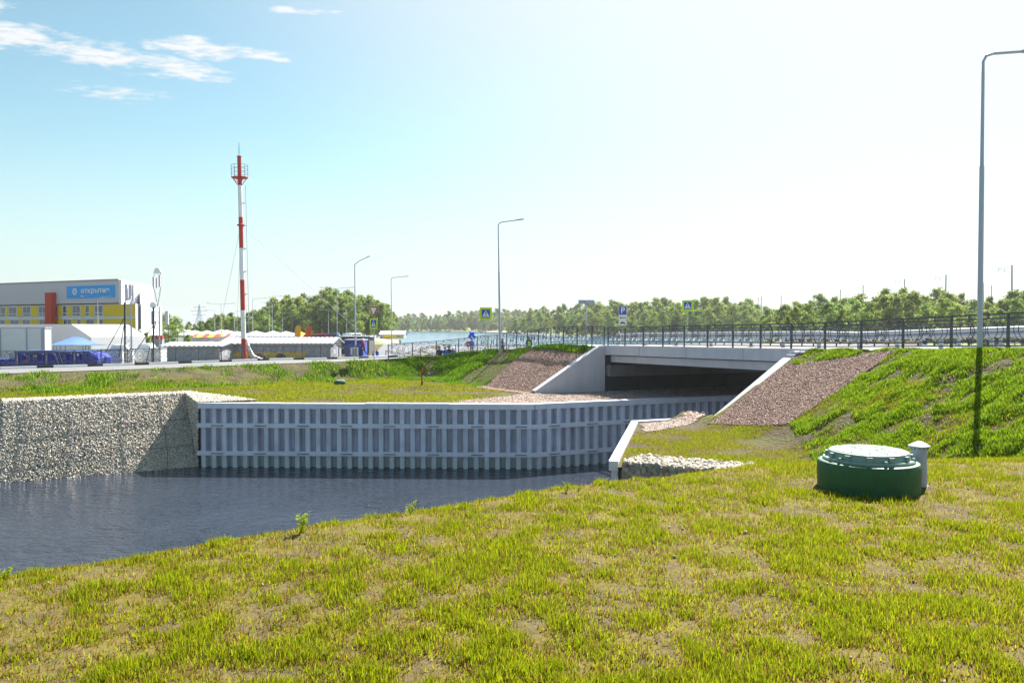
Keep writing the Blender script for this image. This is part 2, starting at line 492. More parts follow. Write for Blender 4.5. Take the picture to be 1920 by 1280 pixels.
# ------------------------------------------------------------------ mesh helpers
class MB:
    """collects simple shapes for ONE mesh"""
    def __init__(s):
        s.v = []
        s.f = []
        s.mi = []

    def add(s, vs, fs, mi=0):
        o = len(s.v)
        s.v += [tuple(p) for p in vs]
        s.f += [tuple(i + o for i in f) for f in fs]
        s.mi += [mi] * len(fs)
        return s

    def box(s, c, d, rz=0.0, mi=0):
        x, y, z = (d[0] / 2, d[1] / 2, d[2] / 2)
        cs, sn = math.cos(rz), math.sin(rz)
        vs = []
        for i in (-1, 1):
            for j in (-1, 1):
                for k in (-1, 1):
                    a, b = i * x, j * y
                    vs.append((c[0] + a * cs - b * sn, c[1] + a * sn + b * cs, c[2] + k * z))
        return s.add(vs, [(0, 1, 3, 2), (4, 6, 7, 5), (0, 4, 5, 1), (2, 3, 7, 6), (0, 2, 6, 4), (1, 5, 7, 3)], mi)

    def tube(s, pts, rad, n=8, caps=True, mi=0):
        pts = [Vector(p) for p in pts]
        if not isinstance(rad, (list, tuple)):
            rad = [rad] * len(pts)
        o = []
        prev = None
        for i, p in enumerate(pts):
            if i == 0:
                d = pts[1] - p
            elif i == len(pts) - 1:
                d = p - pts[i - 1]
            else:
                d = pts[i + 1] - pts[i - 1]
            d.normalize()
            ref = prev if prev is not None else (Vector((0, 0, 1)) if abs(d.z) < 0.9 else Vector((1, 0, 0)))
            a = ref - d * ref.dot(d)
            if a.length < 1e-5:
                a = d.orthogonal()
            a.normalize()
            prev = a
            b = d.cross(a)
            for k in range(n):
                t = 2 * math.pi * k / n
                o.append(p + (a * math.cos(t) + b * math.sin(t)) * rad[i])
        fs = []
        for i in range(len(pts) - 1):
            for k in range(n):
                k2 = (k + 1) % n
                fs.append((i * n + k, i * n + k2, (i + 1) * n + k2, (i + 1) * n + k))
        if caps:
            fs.append(tuple(range(n - 1, -1, -1)))
            fs.append(tuple((len(pts) - 1) * n + k for k in range(n)))
        return s.add(o, fs, mi)

    def lathe(s, prof, c=(0, 0, 0), n=32, mi=0):
        vs, fs = [], []
        for r, z in prof:
            for k in range(n):
                t = 2 * math.pi * k / n
                vs.append((c[0] + r * math.cos(t), c[1] + r * math.sin(t), c[2] + z))
        for i in range(len(prof) - 1):
            for k in range(n):
                k2 = (k + 1) % n
                fs.append((i * n + k, i * n + k2, (i + 1) * n + k2, (i + 1) * n + k))
        if prof[0][0] > 1e-4:
            fs.append(tuple(range(n - 1, -1, -1)))
        if prof[-1][0] > 1e-4:
            fs.append(tuple((len(prof) - 1) * n + k for k in range(n)))
        return s.add(vs, fs, mi)

    def prism(s, poly, z0, z1, mi=0):
        """vertical prism of a ground plan; z1 may be a list"""
        n = len(poly)
        zs = z1 if isinstance(z1, (list, tuple)) else [z1] * n
        vs = [(p[0], p[1], z0) for p in poly] + [(p[0], p[1], zs[i]) for i, p in enumerate(poly)]
        fs = [tuple(range(n - 1, -1, -1)), tuple(range(n, 2 * n))]
        for i in range(n):
            j = (i + 1) % n
            fs.append((i, j, n + j, n + i))
        return s.add(vs, fs, mi)

    def extrude(s, poly, d, mi=0):
        """any flat polygon pushed along vector d"""
        n = len(poly)
        d = Vector(d)
        vs = [Vector(p) for p in poly] + [Vector(p) + d for p in poly]
        fs = [tuple(range(n - 1, -1, -1)), tuple(range(n, 2 * n))]
        for i in range(n):
            j = (i + 1) % n
            fs.append((i, j, n + j, n + i))
        return s.add(vs, fs, mi)

    def mesh(s, name, mats, smooth=False, fixn=True):
        me = bpy.data.meshes.new(name)
        me.from_pydata(s.v, [], s.f)
        mats = mats if isinstance(mats, (list, tuple)) else [mats]
        for m in mats:
            me.materials.append(m)
        if len(mats) > 1:
            me.polygons.foreach_set('material_index', s.mi)
        if fixn:
            import bmesh
            bm = bmesh.new(); bm.from_mesh(me)
            bmesh.ops.recalc_face_normals(bm, faces=bm.faces)
            bm.to_mesh(me); bm.free()
        if smooth:
            me.polygons.foreach_set('use_smooth', [True] * len(me.polygons))
            try:
                me.set_sharp_from_angle(angle=R(38))
            except Exception:
                pass
        me.update()
        return me


def np_mesh(name, V, quads=None, tris=None, mats=None, cols=None, smooth=False):
    """fast mesh from arrays"""
    me = bpy.data.meshes.new(name)
    V = np.asarray(V, np.float32)
    loops = []
    starts = []
    pos = 0
    if quads is not None and len(quads):
        q = np.asarray(quads, np.int32)
        loops.append(q.ravel()); starts.append(pos + 4 * np.arange(len(q))); pos += 4 * len(q)
    if tris is not None and len(tris):
        q = np.asarray(tris, np.int32)
        loops.append(q.ravel()); starts.append(pos + 3 * np.arange(len(q))); pos += 3 * len(q)
    lo = np.concatenate(loops); st = np.concatenate(starts).astype(np.int32)
    me.vertices.add(len(V)); me.vertices.foreach_set('co', V.ravel())
    me.loops.add(len(lo)); me.loops.foreach_set('vertex_index', lo)
    me.polygons.add(len(st)); me.polygons.foreach_set('loop_start', st)
    if smooth:
        me.polygons.foreach_set('use_smooth', np.ones(len(st), bool))
    if cols is not None:
        at = me.attributes.new('Col', 'FLOAT_COLOR', 'POINT')
        c4 = np.ones((len(V), 4), np.float32); c4[:, :3] = cols
        at.data.foreach_set('color', c4.ravel())
    for m in (mats if isinstance(mats, (list, tuple)) else [mats]):
        me.materials.append(m)
    me.update(calc_edges=True)
    return me


def tag(o, label=None, cat=None, group=None, kind=None):
    if label: o['label'] = label
    if cat: o['category'] = cat
    if group: o['group'] = group
    if kind: o['kind'] = kind
    return o


def link(name, data, parent=None, loc=(0, 0, 0), rz=0.0):
    o = bpy.data.objects.new(name, data)
    COL.objects.link(o)
    o.location = loc
    if rz: o.rotation_euler = (0, 0, rz)
    if parent is not None: o.parent = parent
    return o


def thing(name, label, cat, loc=(0, 0, 0), rz=0.0, group=None):
    return tag(link(name, None, None, loc, rz), label, cat, group)


def part(name, mb, mats, parent, smooth=False, loc=(0, 0, 0), rz=0.0):
    me = mb.mesh(name, mats, smooth) if isinstance(mb, MB) else mb
    return link(name, me, parent, loc, rz)


def dup(root, loc, rz=0.0, label=None, group=None, scale=None):
    def cp(o, par):
        c = o.copy(); COL.objects.link(c); c.parent = par
        for ch in o.children: cp(ch, c)
        return c
    r = cp(root, None)
    r.location = loc; r.rotation_euler = (0, 0, rz)
    if scale: r.scale = scale
    if label: r['label'] = label
    if group: r['group'] = group
    return r


# ------------------------------------------------------------------ value noise and ground shape
_T = RNG.random((256, 256))


def vnoise(x, y, seed=0):
    x = np.asarray(x, float) + seed * 17.3; y = np.asarray(y, float) + seed * 9.1
    xi = np.floor(x).astype(int); yi = np.floor(y).astype(int)
    fx = x - xi; fy = y - yi
    fx = fx * fx * (3 - 2 * fx); fy = fy * fy * (3 - 2 * fy)
    a = _T[xi & 255, yi & 255]; b = _T[(xi + 1) & 255, yi & 255]
    c = _T[xi & 255, (yi + 1) & 255]; d = _T[(xi + 1) & 255, (yi + 1) & 255]
    return (a * (1 - fx) + b * fx) * (1 - fy) + (c * (1 - fx) + d * fx) * fy


def fbm(x, y, sc, oc=4, seed=0):
    s = 0; a = 0.5; t = 0
    x = np.asarray(x, float); y = np.asarray(y, float)
    for i in range(oc):
        s = s + a * vnoise(x * sc, y * sc, seed + i); t += a
        sc *= 2.03; a *= 0.55
    return s / t


def sstep(a, b, x):
    t = np.clip((np.asarray(x, float) - a) / (b - a), 0, 1)
    return t * t * (3 - 2 * t)


CU, SU = 0.912, 0.410                     # channel axis; the bridge lies across it


def uv(u, v):
    return (CU * u - SU * v, SU * u + CU * v)


def to_uv(x, y):
    return CU * np.asarray(x) + SU * np.asarray(y), -SU * np.asarray(x) + CU * np.asarray(y)


def polydist(pts, x, y):
    """signed distance (left of the line positive) and the height of the nearest point"""
    x = np.asarray(x, float); y = np.asarray(y, float)
    best = np.full(x.shape, 1e18); sg = np.zeros(x.shape); zz = np.zeros(x.shape)
    for (a, b) in zip(pts[:-1], pts[1:]):
        ex, ey = b[0] - a[0], b[1] - a[1]
        l2 = ex * ex + ey * ey
        t = np.clip(((x - a[0]) * ex + (y - a[1]) * ey) / l2, 0, 1)
        qx, qy = a[0] + t * ex, a[1] + t * ey
        d = (x - qx) ** 2 + (y - qy) ** 2
        cr = ex * (y - a[1]) - ey * (x - a[0])
        m = d < best - 1e-9
        best = np.where(m, d, best); sg = np.where(m, np.sign(cr), sg)
        zz = np.where(m, a[2] + t * (b[2] - a[2]) if len(a) > 2 else 0, zz)
    return np.sqrt(best) * sg, zz


# railing posts of the approach left of the bridge, from the bridge end to the junction
FA = [(4.74, 47.2, 5.80), (3.92, 48.0, 5.80), (3.18, 49.0, 5.76), (2.46, 50.3, 5.69), (1.73, 51.8, 5.60),
      (1.04, 53.4, 5.49), (0.33, 55.0, 5.38), (-0.38, 56.7, 5.29), (-1.09, 58.3, 5.20), (-1.80, 59.8, 5.12),
      (-2.66, 61.0, 5.01), (-4.15, 62.0, 4.82), (-5.95, 62.6, 4.64), (-7.80, 62.4, 4.52), (-9.56, 61.5, 4.40)]
FR = [(12.5, 31.8, 6.00), (13.05, 29.75, 6.05), (13.6, 27.7, 6.11), (14.15, 25.65, 6.17), (14.7, 23.6, 6.23),
      (15.25, 21.55, 6.27), (15.8, 19.5, 6.30), (16.35, 17.45, 6.32)]
FA = [(p[0] * k_, p[1] * k_, p[2] - 0.02 * (k_ > 1)) for p, k_ in zip(FA, [1.0, 1.02, 1.02, 1.02, 1.02, 1.02, 1.015, 1.01, 1.005] + [1.0] * 6)]
# slope crests
K2 = [(30.0, 58.3, 5.75), (*uv(23.62, 40.7), 5.66)]
for i in range(1, len(FA) - 1):
    a, b, c = FA[i - 1], FA[i], FA[i + 1]
    d = Vector((c[0] - a[0], c[1] - a[1])).normalized()
    K2.append((b[0] - d.y * 0.18, b[1] + d.x * 0.18, b[2] - 0.05))
K2 += [(-9.9, 60.7, 4.36), (-12.5, 59.2, 4.24), (-26.0, 47.2, 4.10), (-40.0, 34.7, 4.05), (-75.0, 3.4, 4.0)]
# (running right to left the near side lies to the left of travel)
K1 = [(*uv(23.7, 30), 5.85), (*uv(23.7, 24.4), 5.88), (12.7, 28.1, 6.02), (13.55, 24.0, 6.15), (14.6, 19.3, 6.25), (15.8, 14.0, 6.3), (17.0, 8.0, 6.2), (18, 0, 6.2)]
K0 = [(-22, -9.6), (-3.1, 4.52), (-1.55, 5.70), (0.9, 7.5), (2.4, 8.1), (6, 8.6), (14, 9.4), (40, 11.5)]
PL = 3.08                                 # level of the two flat terraces


def deck_z(v):
    return 5.95 + (np.asarray(v, float) - 24.0) * (5.74 - 5.95) / 17.0


def h_far(x, y):
    u, v = to_uv(x, y)
    d, zc_ = polydist(K2, x, y)
    t = -d                                  # >0 on the road side
    nz = fbm(x, y, 0.35, 4, 3) - 0.5
    base = PL + 0.10 * nz + 0.28 * sstep(-6, -24, x)
    left = sstep(-6, -20, x)
    s = 0.60 * (1 - left) + 0.24 * left
    dd = np.maximum(-t, 0)
    lip = np.minimum(dd, 0.4) * 0.28 * (1 - left)
    emb = zc_ - s * dd - lip + ((0.05 + 0.12 * left) * (fbm(x, y, 0.9, 4, 5) - 0.5)) * sstep(0.2, 1.2, -t)
    k = 0.075 * sstep(44, 56, v) * (1 - left)
    ins = np.maximum(zc_ - k * np.maximum(t, 0), 4.15)
    W = 9.2 + 9.0 * (1 - sstep(-6, -16, x))
    low = np.where(x < -12, 3.55, 3.2)
    ins = np.where(t > W, np.maximum(ins - 0.45 * (t - W), low), ins)
    z = np.where(t > 0, ins, np.maximum(base, emb))
    under = (u > 19.7) & (v < np.where(u > 24.2, 41.2, 40.64)) & (u < 43)
    z = np.where(under, PL + 0.03 * nz, z)
    return z


def h_near(x, y):
    """near terrace and the embankment right of the bridge"""
    u, v = to_uv(x, y)
    d, zc_ = polydist(K1, x, y)
    t = d                                   # left of travel (towards the viewer's right) is the road
    nz = fbm(x, y, 0.5, 4, 8) - 0.5
    base = PL + 0.08 * nz
    s = 0.60
    bulge = 0.12 * sstep(19.5, 17.4, v) * sstep(0.0, 0.9, -t)
    lump = (0.26 * (fbm(x, y, 0.85, 3, 12) - 0.5) + 0.16 * (fbm(x, y, 2.1, 2, 14) - 0.5)) * sstep(19.6, 18.2, v) * sstep(0.1, 0.8, -t)
    emb = zc_ - s * np.maximum(-t, 0) + bulge + lump
    # rounded foot
    kf = 0.25
    hmx = 0.5 * (base + emb + np.sqrt((base - emb) ** 2 + kf * kf))
    z = np.where(t > 0, zc_ + 0.0 * t, hmx)
    under = (u > 19.7) & (v > np.where(u > 24.2, 23.8, 24.6)) & (u < 43)
    z = np.where(under, PL + 0.03 * nz, z)
    return z


def h_fore(x, y):
    d, _ = polydist([(a, b, 0) for a, b in K0], x, y)
    th = np.asarray(x, float) / np.maximum(y, 1.0)
    s = 0.62 + (0.192 - 0.62) * sstep(0.13, 0.31, th)
    dd = np.maximum(d, 0)
    drop = s * (np.sqrt(dd * dd + 0.25) - 0.5)
    z = 5.4 - drop + 0.03 * (fbm(x, y, 0.55, 3, 21) - 0.5) + 0.035 * (fbm(x, y, 2.6, 3, 22) - 0.5)
    return z


def ground(x, y):
    """height of the ground one stands on"""
    x = np.asarray(x, float); y = np.asarray(y, float)
    u, v = to_uv(x, y)
    far = np.where(y > 33, v > 34.6, False) | (x < -15)
    return np.where(far, h_far(x, y), np.maximum(h_near(x, y), h_fore(x, y)))


def gz(x, y):
    return float(ground(np.array([x]), np.array([y]))[0])


def X(px, D):
    return (px - 960.0) / F * D


def Z(py, D):
    return EYE - (py - 612.0) / F * D


def polyline_pts(pts, step):
    P = []
    for a, b in zip(pts[:-1], pts[1:]):
        n = max(1, int(math.hypot(b[0] - a[0], b[1] - a[1]) / step))
        for i in range(n):
            t = i / n
            P.append((a[0] + (b[0] - a[0]) * t, a[1] + (b[1] - a[1]) * t))
    P.append(pts[-1][:2])
    return np.array(P)


def ruled(A, B, ts, hfun):
    """sheet between two matching lines"""
    A = np.asarray(A); B = np.asarray(B); ts = np.asarray(ts)
    Px = A[None, :, 0] * (1 - ts[:, None]) + B[None, :, 0] * ts[:, None]
    Py = A[None, :, 1] * (1 - ts[:, None]) + B[None, :, 1] * ts[:, None]
    Zz = hfun(Px.ravel(), Py.ravel())
    V = np.stack([Px.ravel(), Py.ravel(), Zz], 1)
    nr, nc = len(ts), len(A)
    i, j = np.meshgrid(np.arange(nr - 1), np.arange(nc - 1), indexing='ij')
    q = np.stack([i * nc + j, i * nc + j + 1, (i + 1) * nc + j + 1, (i + 1) * nc + j], -1).reshape(-1, 4)
    return V, q


# ------------------------------------------------------------------ ground sheets
GT = [(-70.0, 7.4), (-23.5, 36.7), (-17.0, 41.3), (-15.3, 39.3), (1.05, 38.7)]
GT += [uv(17.2, 34.9), uv(44.0, 34.9)]
A = polyline_pts(GT, 0.34)
# each column of the sheet runs back to a line far behind
lens = np.concatenate([[0], np.cumsum(np.hypot(*np.diff(A, axis=0).T))])
key = [0, 0.34, 0.52, 0.56, 0.74, 1.0]
tpar = lens / lens[-1]
Bx = np.interp(tpar, [0, 0.45, 0.62, 0.80, 1.0], [-190, -90, -30, 10, 75])
By = np.full_like(Bx, 150.0)
B = np.stack([Bx, By], 1)
ts = np.concatenate([np.linspace(0, 0.26, 105)[:-1], np.linspace(0.26, 1, 85)])
V, q = ruled(A, B, ts, h_far)
tag(link('far_bank', np_mesh('far_bank', V, q, mats=M['bank'], smooth=True)), kind='structure')

NB = [(*uv(44, 26.66),), (*uv(17.45, 26.66),), (2.86, 21.6), (4.2, 21.0), (6.2, 20.0), (9.5, 18.2), (12.5, 14.5), (16, 9)]
A = polyline_pts(NB, 0.22)
NBB = [(*uv(44, 6),), (32.0, 14.0), (30.0, 10.0), (29.0, 8.0), (28, 6), (27, 4.0), (26, 2), (25, 0)]
lens = np.concatenate([[0], np.cumsum(np.hypot(*np.diff(np.array(NB), axis=0).T))])
la = np.concatenate([[0], np.cumsum(np.hypot(*np.diff(A, axis=0).T))])
B = np.stack([np.interp(la, lens, [p[0] for p in NBB]), np.interp(la, lens, [p[1] for p in NBB])], 1)
V, q = ruled(A, B, np.concatenate([np.linspace(0, 0.62, 120)[:-1], np.linspace(0.62, 1, 25)]), h_near)
tag(link('near_bank', np_mesh('near_bank', V, q, mats=M['bank'], smooth=True)), kind='structure')

gx = np.linspace(-26, 26, 261); gy = np.linspace(-5, 26, 221)
A = np.stack([gx, np.full_like(gx, -5.0)], 1); B = np.stack([gx, np.full_like(gx, 26.0)], 1)
V, q = ruled(A, B, np.linspace(0, 1, 240), h_fore)
V[:, 2] = np.where(V[:, 1] > 18.0, V[:, 2] - (V[:, 1] - 18.0) * 0.8, V[:, 2])
tag(link('foreground_ground', np_mesh('foreground_ground', V, q, mats=M['soil'], smooth=True)), kind='structure')

# wide land behind everything, out to the horizon
mb = MB()
mb.add([(-4000, 149, 0.4), (4000, 149, 0.4), (4000, 5000, 0.4), (-4000, 5000, 0.4)], [(0, 1, 2, 3)])
tag(part('ground', mb, M['farland'], None), kind='structure')
mb = MB()   # lake
lk = [(-36, 205), (-30, 170), (-6, 149.5), (60, 149.5), (110, 230), (130, 330), (60, 420), (30, 700), (-20, 880), (-330, 900), (-420, 700), (-190, 420), (-62, 285), (-42, 255)]
mb.prism(lk, 1.2, 2.0)
tag(part('lake', mb, M['lake'], None), kind='structure')


def land(name, poly, z, m, z0=0.2, rise=0.0):
    c = Vector((sum(p[0] for p in poly) / len(poly), sum(p[1] for p in poly) / len(poly)))
    mb = MB()
    n = len(poly)
    rings = [(1.06, z0), (1.0, z), (0.6, z + rise)]
    vs = []
    for sc, zz in rings:
        for i, p in enumerate(poly):
            vs.append((c.x + (p[0] - c.x) * sc, c.y + (p[1] - c.y) * sc, zz))
    fs = []
    for r in range(2):
        for i in range(n):
            j = (i + 1) % n
            fs.append((r * n + i, r * n + j, (r + 1) * n + j, (r + 1) * n + i))
    fs.append(tuple(2 * n + i for i in range(n)))
    mb.add(vs, fs)
    return tag(part(name, mb, m, None), kind='structure')


land('left_shore_land', [(-220, 148), (-26, 148), (-38, 215), (-55, 262), (-75, 320), (-190, 430), (-600, 500), (-800, 300)], 3.4, M['farland'], rise=0.3)
land('sand_beach', [(-52, 225), (-37, 215), (-33, 236), (-40, 262), (-52, 285), (-64, 262)], 3.0, M['sand'], rise=0.35)
land('right_shore_land', [(58, 148), (700, 120), (800, 500), (160, 600), (45, 640), (24, 560), (40, 440), (105, 330), (90, 240)], 3.2, M['farland'], rise=0.3)
land('sand_spit', [(-24, 600), (6, 570), (22, 590), (10, 640), (-14, 650)], 2.9, M['sand'], rise=0.5)
land('far_shore_land', [(-520, 800), (-300, 795), (-150, 805), (-20, 770), (60, 700), (200, 900), (100, 1300), (-500, 1300)], 2.8, M['farland'], rise=0.3)

# canal water
mb = MB()
mb.add([(-90, -30, 0), (60, -30, 0), (60, 75, 0), (-90, 75, 0)], [(0, 1, 2, 3)])
tag(part('canal_water', mb, M['water'], None), kind='structure')


# ------------------------------------------------------------------ roads
def ribbon(name, pts, o0, o1, m, dz, hfun, n=8, step=0.5, zfun=None):
    P = polyline_pts(pts, step)
    d = np.gradient(P, axis=0)
    # smooth directions
    for _ in range(6):
        d[1:-1] = (d[:-2] + d[1:-1] + d[2:]) / 3
    d /= np.linalg.norm(d, axis=1)[:, None]
    nrm = np.stack([d[:, 1], -d[:, 0]], 1)
    A = P + nrm * o0; B = P + nrm * o1
    V, q = ruled(A, B, np.linspace(0, 1, n), hfun)
    V[:, 2] += dz
    return tag(link(name, np_mesh(name, V, q, mats=m, smooth=True)), kind='structure')


def h_road(x, y):
    u, v = to_uv(x, y)
    zf = h_far(x, y); zn = h_near(x, y)
    t = np.clip((v - 24.0) / 17.0, 0, 1)
    return np.where(v > 41, zf, np.where(v < 24, zn, deck_z(v)))


brL = [uv(24.44, 41.2), uv(24.44, 23.9)]
near_edge = [(p[0], p[1]) for p in FR[::-1]] + [uv(24.44, 30), uv(24.44, 36), uv(24.44, 41)] + [(p[0], p[1]) for p in FA]
ribbon('pavement', near_edge, 0.0, 1.35, M['paving'], 0.05, h_road, 5, 0.4)
ribbon('bridge_road', near_edge, 1.35, 13.2, M['asphalt'], 0.03, h_road, 24, 0.6)
LF0, LF1 = Vector((-31.6, 54.0)), Vector((-13.7, 70.0))
le = (LF1 - LF0).normalized(); ln_ = Vector((le.y, -le.x))       # towards the viewer


def lroad(s, off):
    p = LF0 + le * s + ln_ * off
    return (p.x, p.y)


left_line = [lroad(-60, 0), lroad(30, 0)]
ribbon('side_road', left_line, 2.05, 7.6, M['asphalt'], 0.045, h_far, 12, 0.6)
ribbon('side_pavement', left_line, -0.6, 1.9, M['paving'], 0.10, h_far, 5, 0.6)

gx = np.linspace(0, 1, 40)
A = np.stack([-14 + 40 * gx, 76.5 + 2 * gx], 1); B = np.stack([-24 + 70 * gx, np.full_like(gx, 149.0)], 1)
V, q = ruled(A, B, np.linspace(0, 1, 40), h_far)
V[:, 2] += 0.04
tag(link('plaza_paving', np_mesh('plaza_paving', V, q, mats=M['plaza'], smooth=True)), kind='structure')

# ------------------------------------------------------------------ black and white kerb
root = thing('kerb', 'low kerb painted in black and white blocks along the side road', 'kerb', (*lroad(10, 1.97), 4.1))
s0 = -18.0
i = 0
while s0 < 29:
    ln2 = 2.05 if i % 2 == 0 else 0.95
    p0 = Vector(lroad(s0 + 0.01, 1.97)); p1 = Vector(lroad(s0 + ln2 - 0.01, 1.97))
    c = (p0 + p1) / 2
    zz = gz(c.x, c.y)
    mb = MB().box((c.x - root.location.x, c.y - root.location.y, zz + 0.08 - 4.1), (ln2 - 0.02, 0.16, 0.22), math.atan2(le.y, le.x))
    part('kerb_stone', mb, M['white'] if i % 2 == 0 else M['black'], root)
    s0 += ln2; i += 1


# ------------------------------------------------------------------ stones
def ico():
    t = (1 + 5 ** 0.5) / 2
    v = np.array([(-1, t, 0), (1, t, 0), (-1, -t, 0), (1, -t, 0), (0, -1, t), (0, 1, t), (0, -1, -t), (0, 1, -t), (t, 0, -1), (t, 0, 1), (-t, 0, -1), (-t, 0, 1)], float)
    v /= np.linalg.norm(v[0])
    f = np.array([(0, 11, 5), (0, 5, 1), (0, 1, 7), (0, 7, 10), (0, 10, 11), (1, 5, 9), (5, 11, 4), (11, 10, 2), (10, 7, 6), (7, 1, 8), (3, 9, 4), (3, 4, 2), (3, 2, 6), (3, 6, 8), (3, 8, 9), (4, 9, 5), (2, 4, 11), (6, 2, 10), (8, 6, 7), (9, 8, 1)])
    return v, f


def rand_rot(n):
    q_ = RNG.normal(size=(n, 4)); q_ /= np.linalg.norm(q_, axis=1)[:, None]
    w_, x, y, z = q_.T
    return np.stack([np.stack([1 - 2 * (y * y + z * z), 2 * (x * y - z * w_), 2 * (x * z + y * w_)], -1),
                     np.stack([2 * (x * y + z * w_), 1 - 2 * (x * x + z * z), 2 * (y * z - x * w_)], -1),
                     np.stack([2 * (x * z - y * w_), 2 * (y * z + x * w_), 1 - 2 * (x * x + y * y)], -1)], 1)


def octa():
    v = np.array([(1, 0, 0.2), (0.1, 1, 0), (-1, 0.1, -0.2), (0, -1, 0.1), (0.1, 0, 1), (0, 0.1, -1)], float)
    return v, np.array([(0, 1, 4), (1, 2, 4), (2, 3, 4), (3, 0, 4), (1, 0, 5), (2, 1, 5), (3, 2, 5), (0, 3, 5)])


def stones(name, P, size, pal, parent=None, flat=0.65, low=False):
    n = len(P)
    v, f = octa() if low else ico()
    K = len(v)
    vv = v[None] * (1 + RNG.uniform(-0.28, 0.28, (n, K, 1)))
    sc = size * RNG.uniform(0.55, 1.35, (n, 1, 1)) * np.stack([np.ones(n), RNG.uniform(0.6, 1, n), RNG.uniform(0.45, flat + 0.2, n)], -1)[:, None, :]
    vv = np.einsum('nij,nkj->nki', rand_rot(n), vv * sc) + np.asarray(P)[:, None, :]
    tr = (f[None] + K * np.arange(n)[:, None, None]).reshape(-1, 3)
    pal = np.array(pal)
    c = pal[RNG.integers(0, len(pal), n)] * RNG.uniform(0.75, 1.25, (n, 1))
    o = link(name, np_mesh(name, vv.reshape(-1, 3), tris=tr, mats=M['stone'], cols=np.repeat(c, K, 0)), parent)
    o['kind'] = 'stuff'
    return o


PAL_GRANITE = [(0.30, 0.185, 0.145), (0.24, 0.15, 0.12), (0.36, 0.24, 0.195), (0.32, 0.21, 0.165), (0.20, 0.135, 0.115), (0.40, 0.30, 0.26)]
PAL_RUBBLE = [(0.60, 0.535, 0.45), (0.52, 0.46, 0.375), (0.66, 0.60, 0.51), (0.38, 0.345, 0.29), (0.55, 0.475, 0.38), (0.70, 0.65, 0.57)]


def in_poly(P, poly):
    x, y = P[:, 0], P[:, 1]
    ins = np.zeros(len(P), bool)
    n = len(poly)
    for i in range(n):
        a, b = poly[i], poly[(i + 1) % n]
        c = ((a[1] > y) != (b[1] > y)) & (x < (b[0] - a[0]) * (y - a[1]) / (b[1] - a[1] + 1e-12) + a[0])
        ins ^= c
    return ins


def gravel(name, label, poly, hfun, n, size, uvpoly=True, pal=PAL_GRANITE, m=None):
    """sheet of crushed stone that follows the ground, with loose stones on it"""
    pw = [uv(*p) for p in poly] if uvpoly else poly
    P = np.array(pw)
    lo, hi = P.min(0), P.max(0)
    # sheet by a fine grid clipped to the polygon
    st = 0.16
    nx = int((hi[0] - lo[0]) / st) + 2; ny = int((hi[1] - lo[1]) / st) + 2
    gx, gy = np.meshgrid(lo[0] + st * np.arange(nx), lo[1] + st * np.arange(ny), indexing='ij')
    pts = np.stack([gx.ravel(), gy.ravel()], 1)
    ins = in_poly(pts, pw).reshape(nx, ny)
    Zs = hfun(pts[:, 0], pts[:, 1]) + 0.02
    i, j = np.meshgrid(np.arange(nx - 1), np.arange(ny - 1), indexing='ij')
    okc = ins[:-1, :-1] & ins[1:, :-1] & ins[1:, 1:] & ins[:-1, 1:]
    q = np.stack([i * ny + j, (i + 1) * ny + j, (i + 1) * ny + j + 1, i * ny + j + 1], -1)[okc]
    V = np.column_stack([pts, Zs])
    used = np.unique(q)
    mp = np.zeros(len(V), int); mp[used] = np.arange(len(used))
    o = tag(link(name, np_mesh(name, V[used], mp[q], mats=m or M['gravel'], smooth=True)), kind='structure')
    c = RNG.uniform(lo, hi, (n * 4, 2))
    c = c[in_poly(c, pw)][:n]
    st = stones('loose_stones', np.column_stack([c, hfun(c[:, 0], c[:, 1]) + 0.02]), size, pal, o, low=True)
    return o


gravel('gravel_slope', '', [(18.9, 40.82), (23.1, 40.82), (22.85, 47.6), (22.2, 48.3), (18.4, 46.4)], h_far, 15000, 0.042)
gravel('gravel_shelf', '', [(13.4, 38.05), (16.0, 35.05), (17.2, 34.86), (41, 34.86), (41, 40.5), (19.8, 40.42), (19.3, 40.9), (17.5, 39.9)], h_far, 12000, 0.042,
       pal=[(0.36, 0.28, 0.235), (0.30, 0.22, 0.185), (0.42, 0.35, 0.31), (0.47, 0.41, 0.37), (0.25, 0.19, 0.16)])
gravel('gravel_slope', '', [(19.0, 24.3), (22.7, 24.3), (22.95, 19.1), (21.0, 19.5), (18.9, 20.1)], h_near, 20000, 0.034)
gravel('gravel_strip', '', [(15.9, 24.0), (17.35, 26.45), (41, 26.45), (41, 25.1), (19.85, 24.95), (19.5, 25.2)], h_near, 6000, 0.034,
       pal=[(0.42, 0.35, 0.31), (0.36, 0.29, 0.25), (0.47, 0.42, 0.39), (0.30, 0.24, 0.21)])


# ------------------------------------------------------------------ sheet pile walls
PW = 0.52


def pile_mesh():
    pr = [(0.0, 0.36), (0.125, 0.36), (0.155, 0.0), (0.365, 0.0), (0.395, 0.36), (PW, 0.36)]
    th = 0.012
    back = [(x, y + th) for x, y in pr]
    mb = MB()
    poly = pr + back[::-1]
    z0, z1 = -1.0, 3.0
    n = len(pr)
    vs = [(x, y, z0) for x, y in poly] + [(x, y, z1) for x, y in poly]
    N2 = len(poly)
    fs = [(i, (i + 1) % N2, N2 + (i + 1) % N2, N2 + i) for i in range(N2)]
    mb.add(vs, fs)
    mb.box((0.0, 0.335, 1.0), (0.035, 0.05, 4.0))        # interlock
    mb.box((0.055, 0.345, 1.0), (0.012, 0.03, 4.0))
    return mb.mesh('sheet_pile', M['pile'])


PILE = pile_mesh()


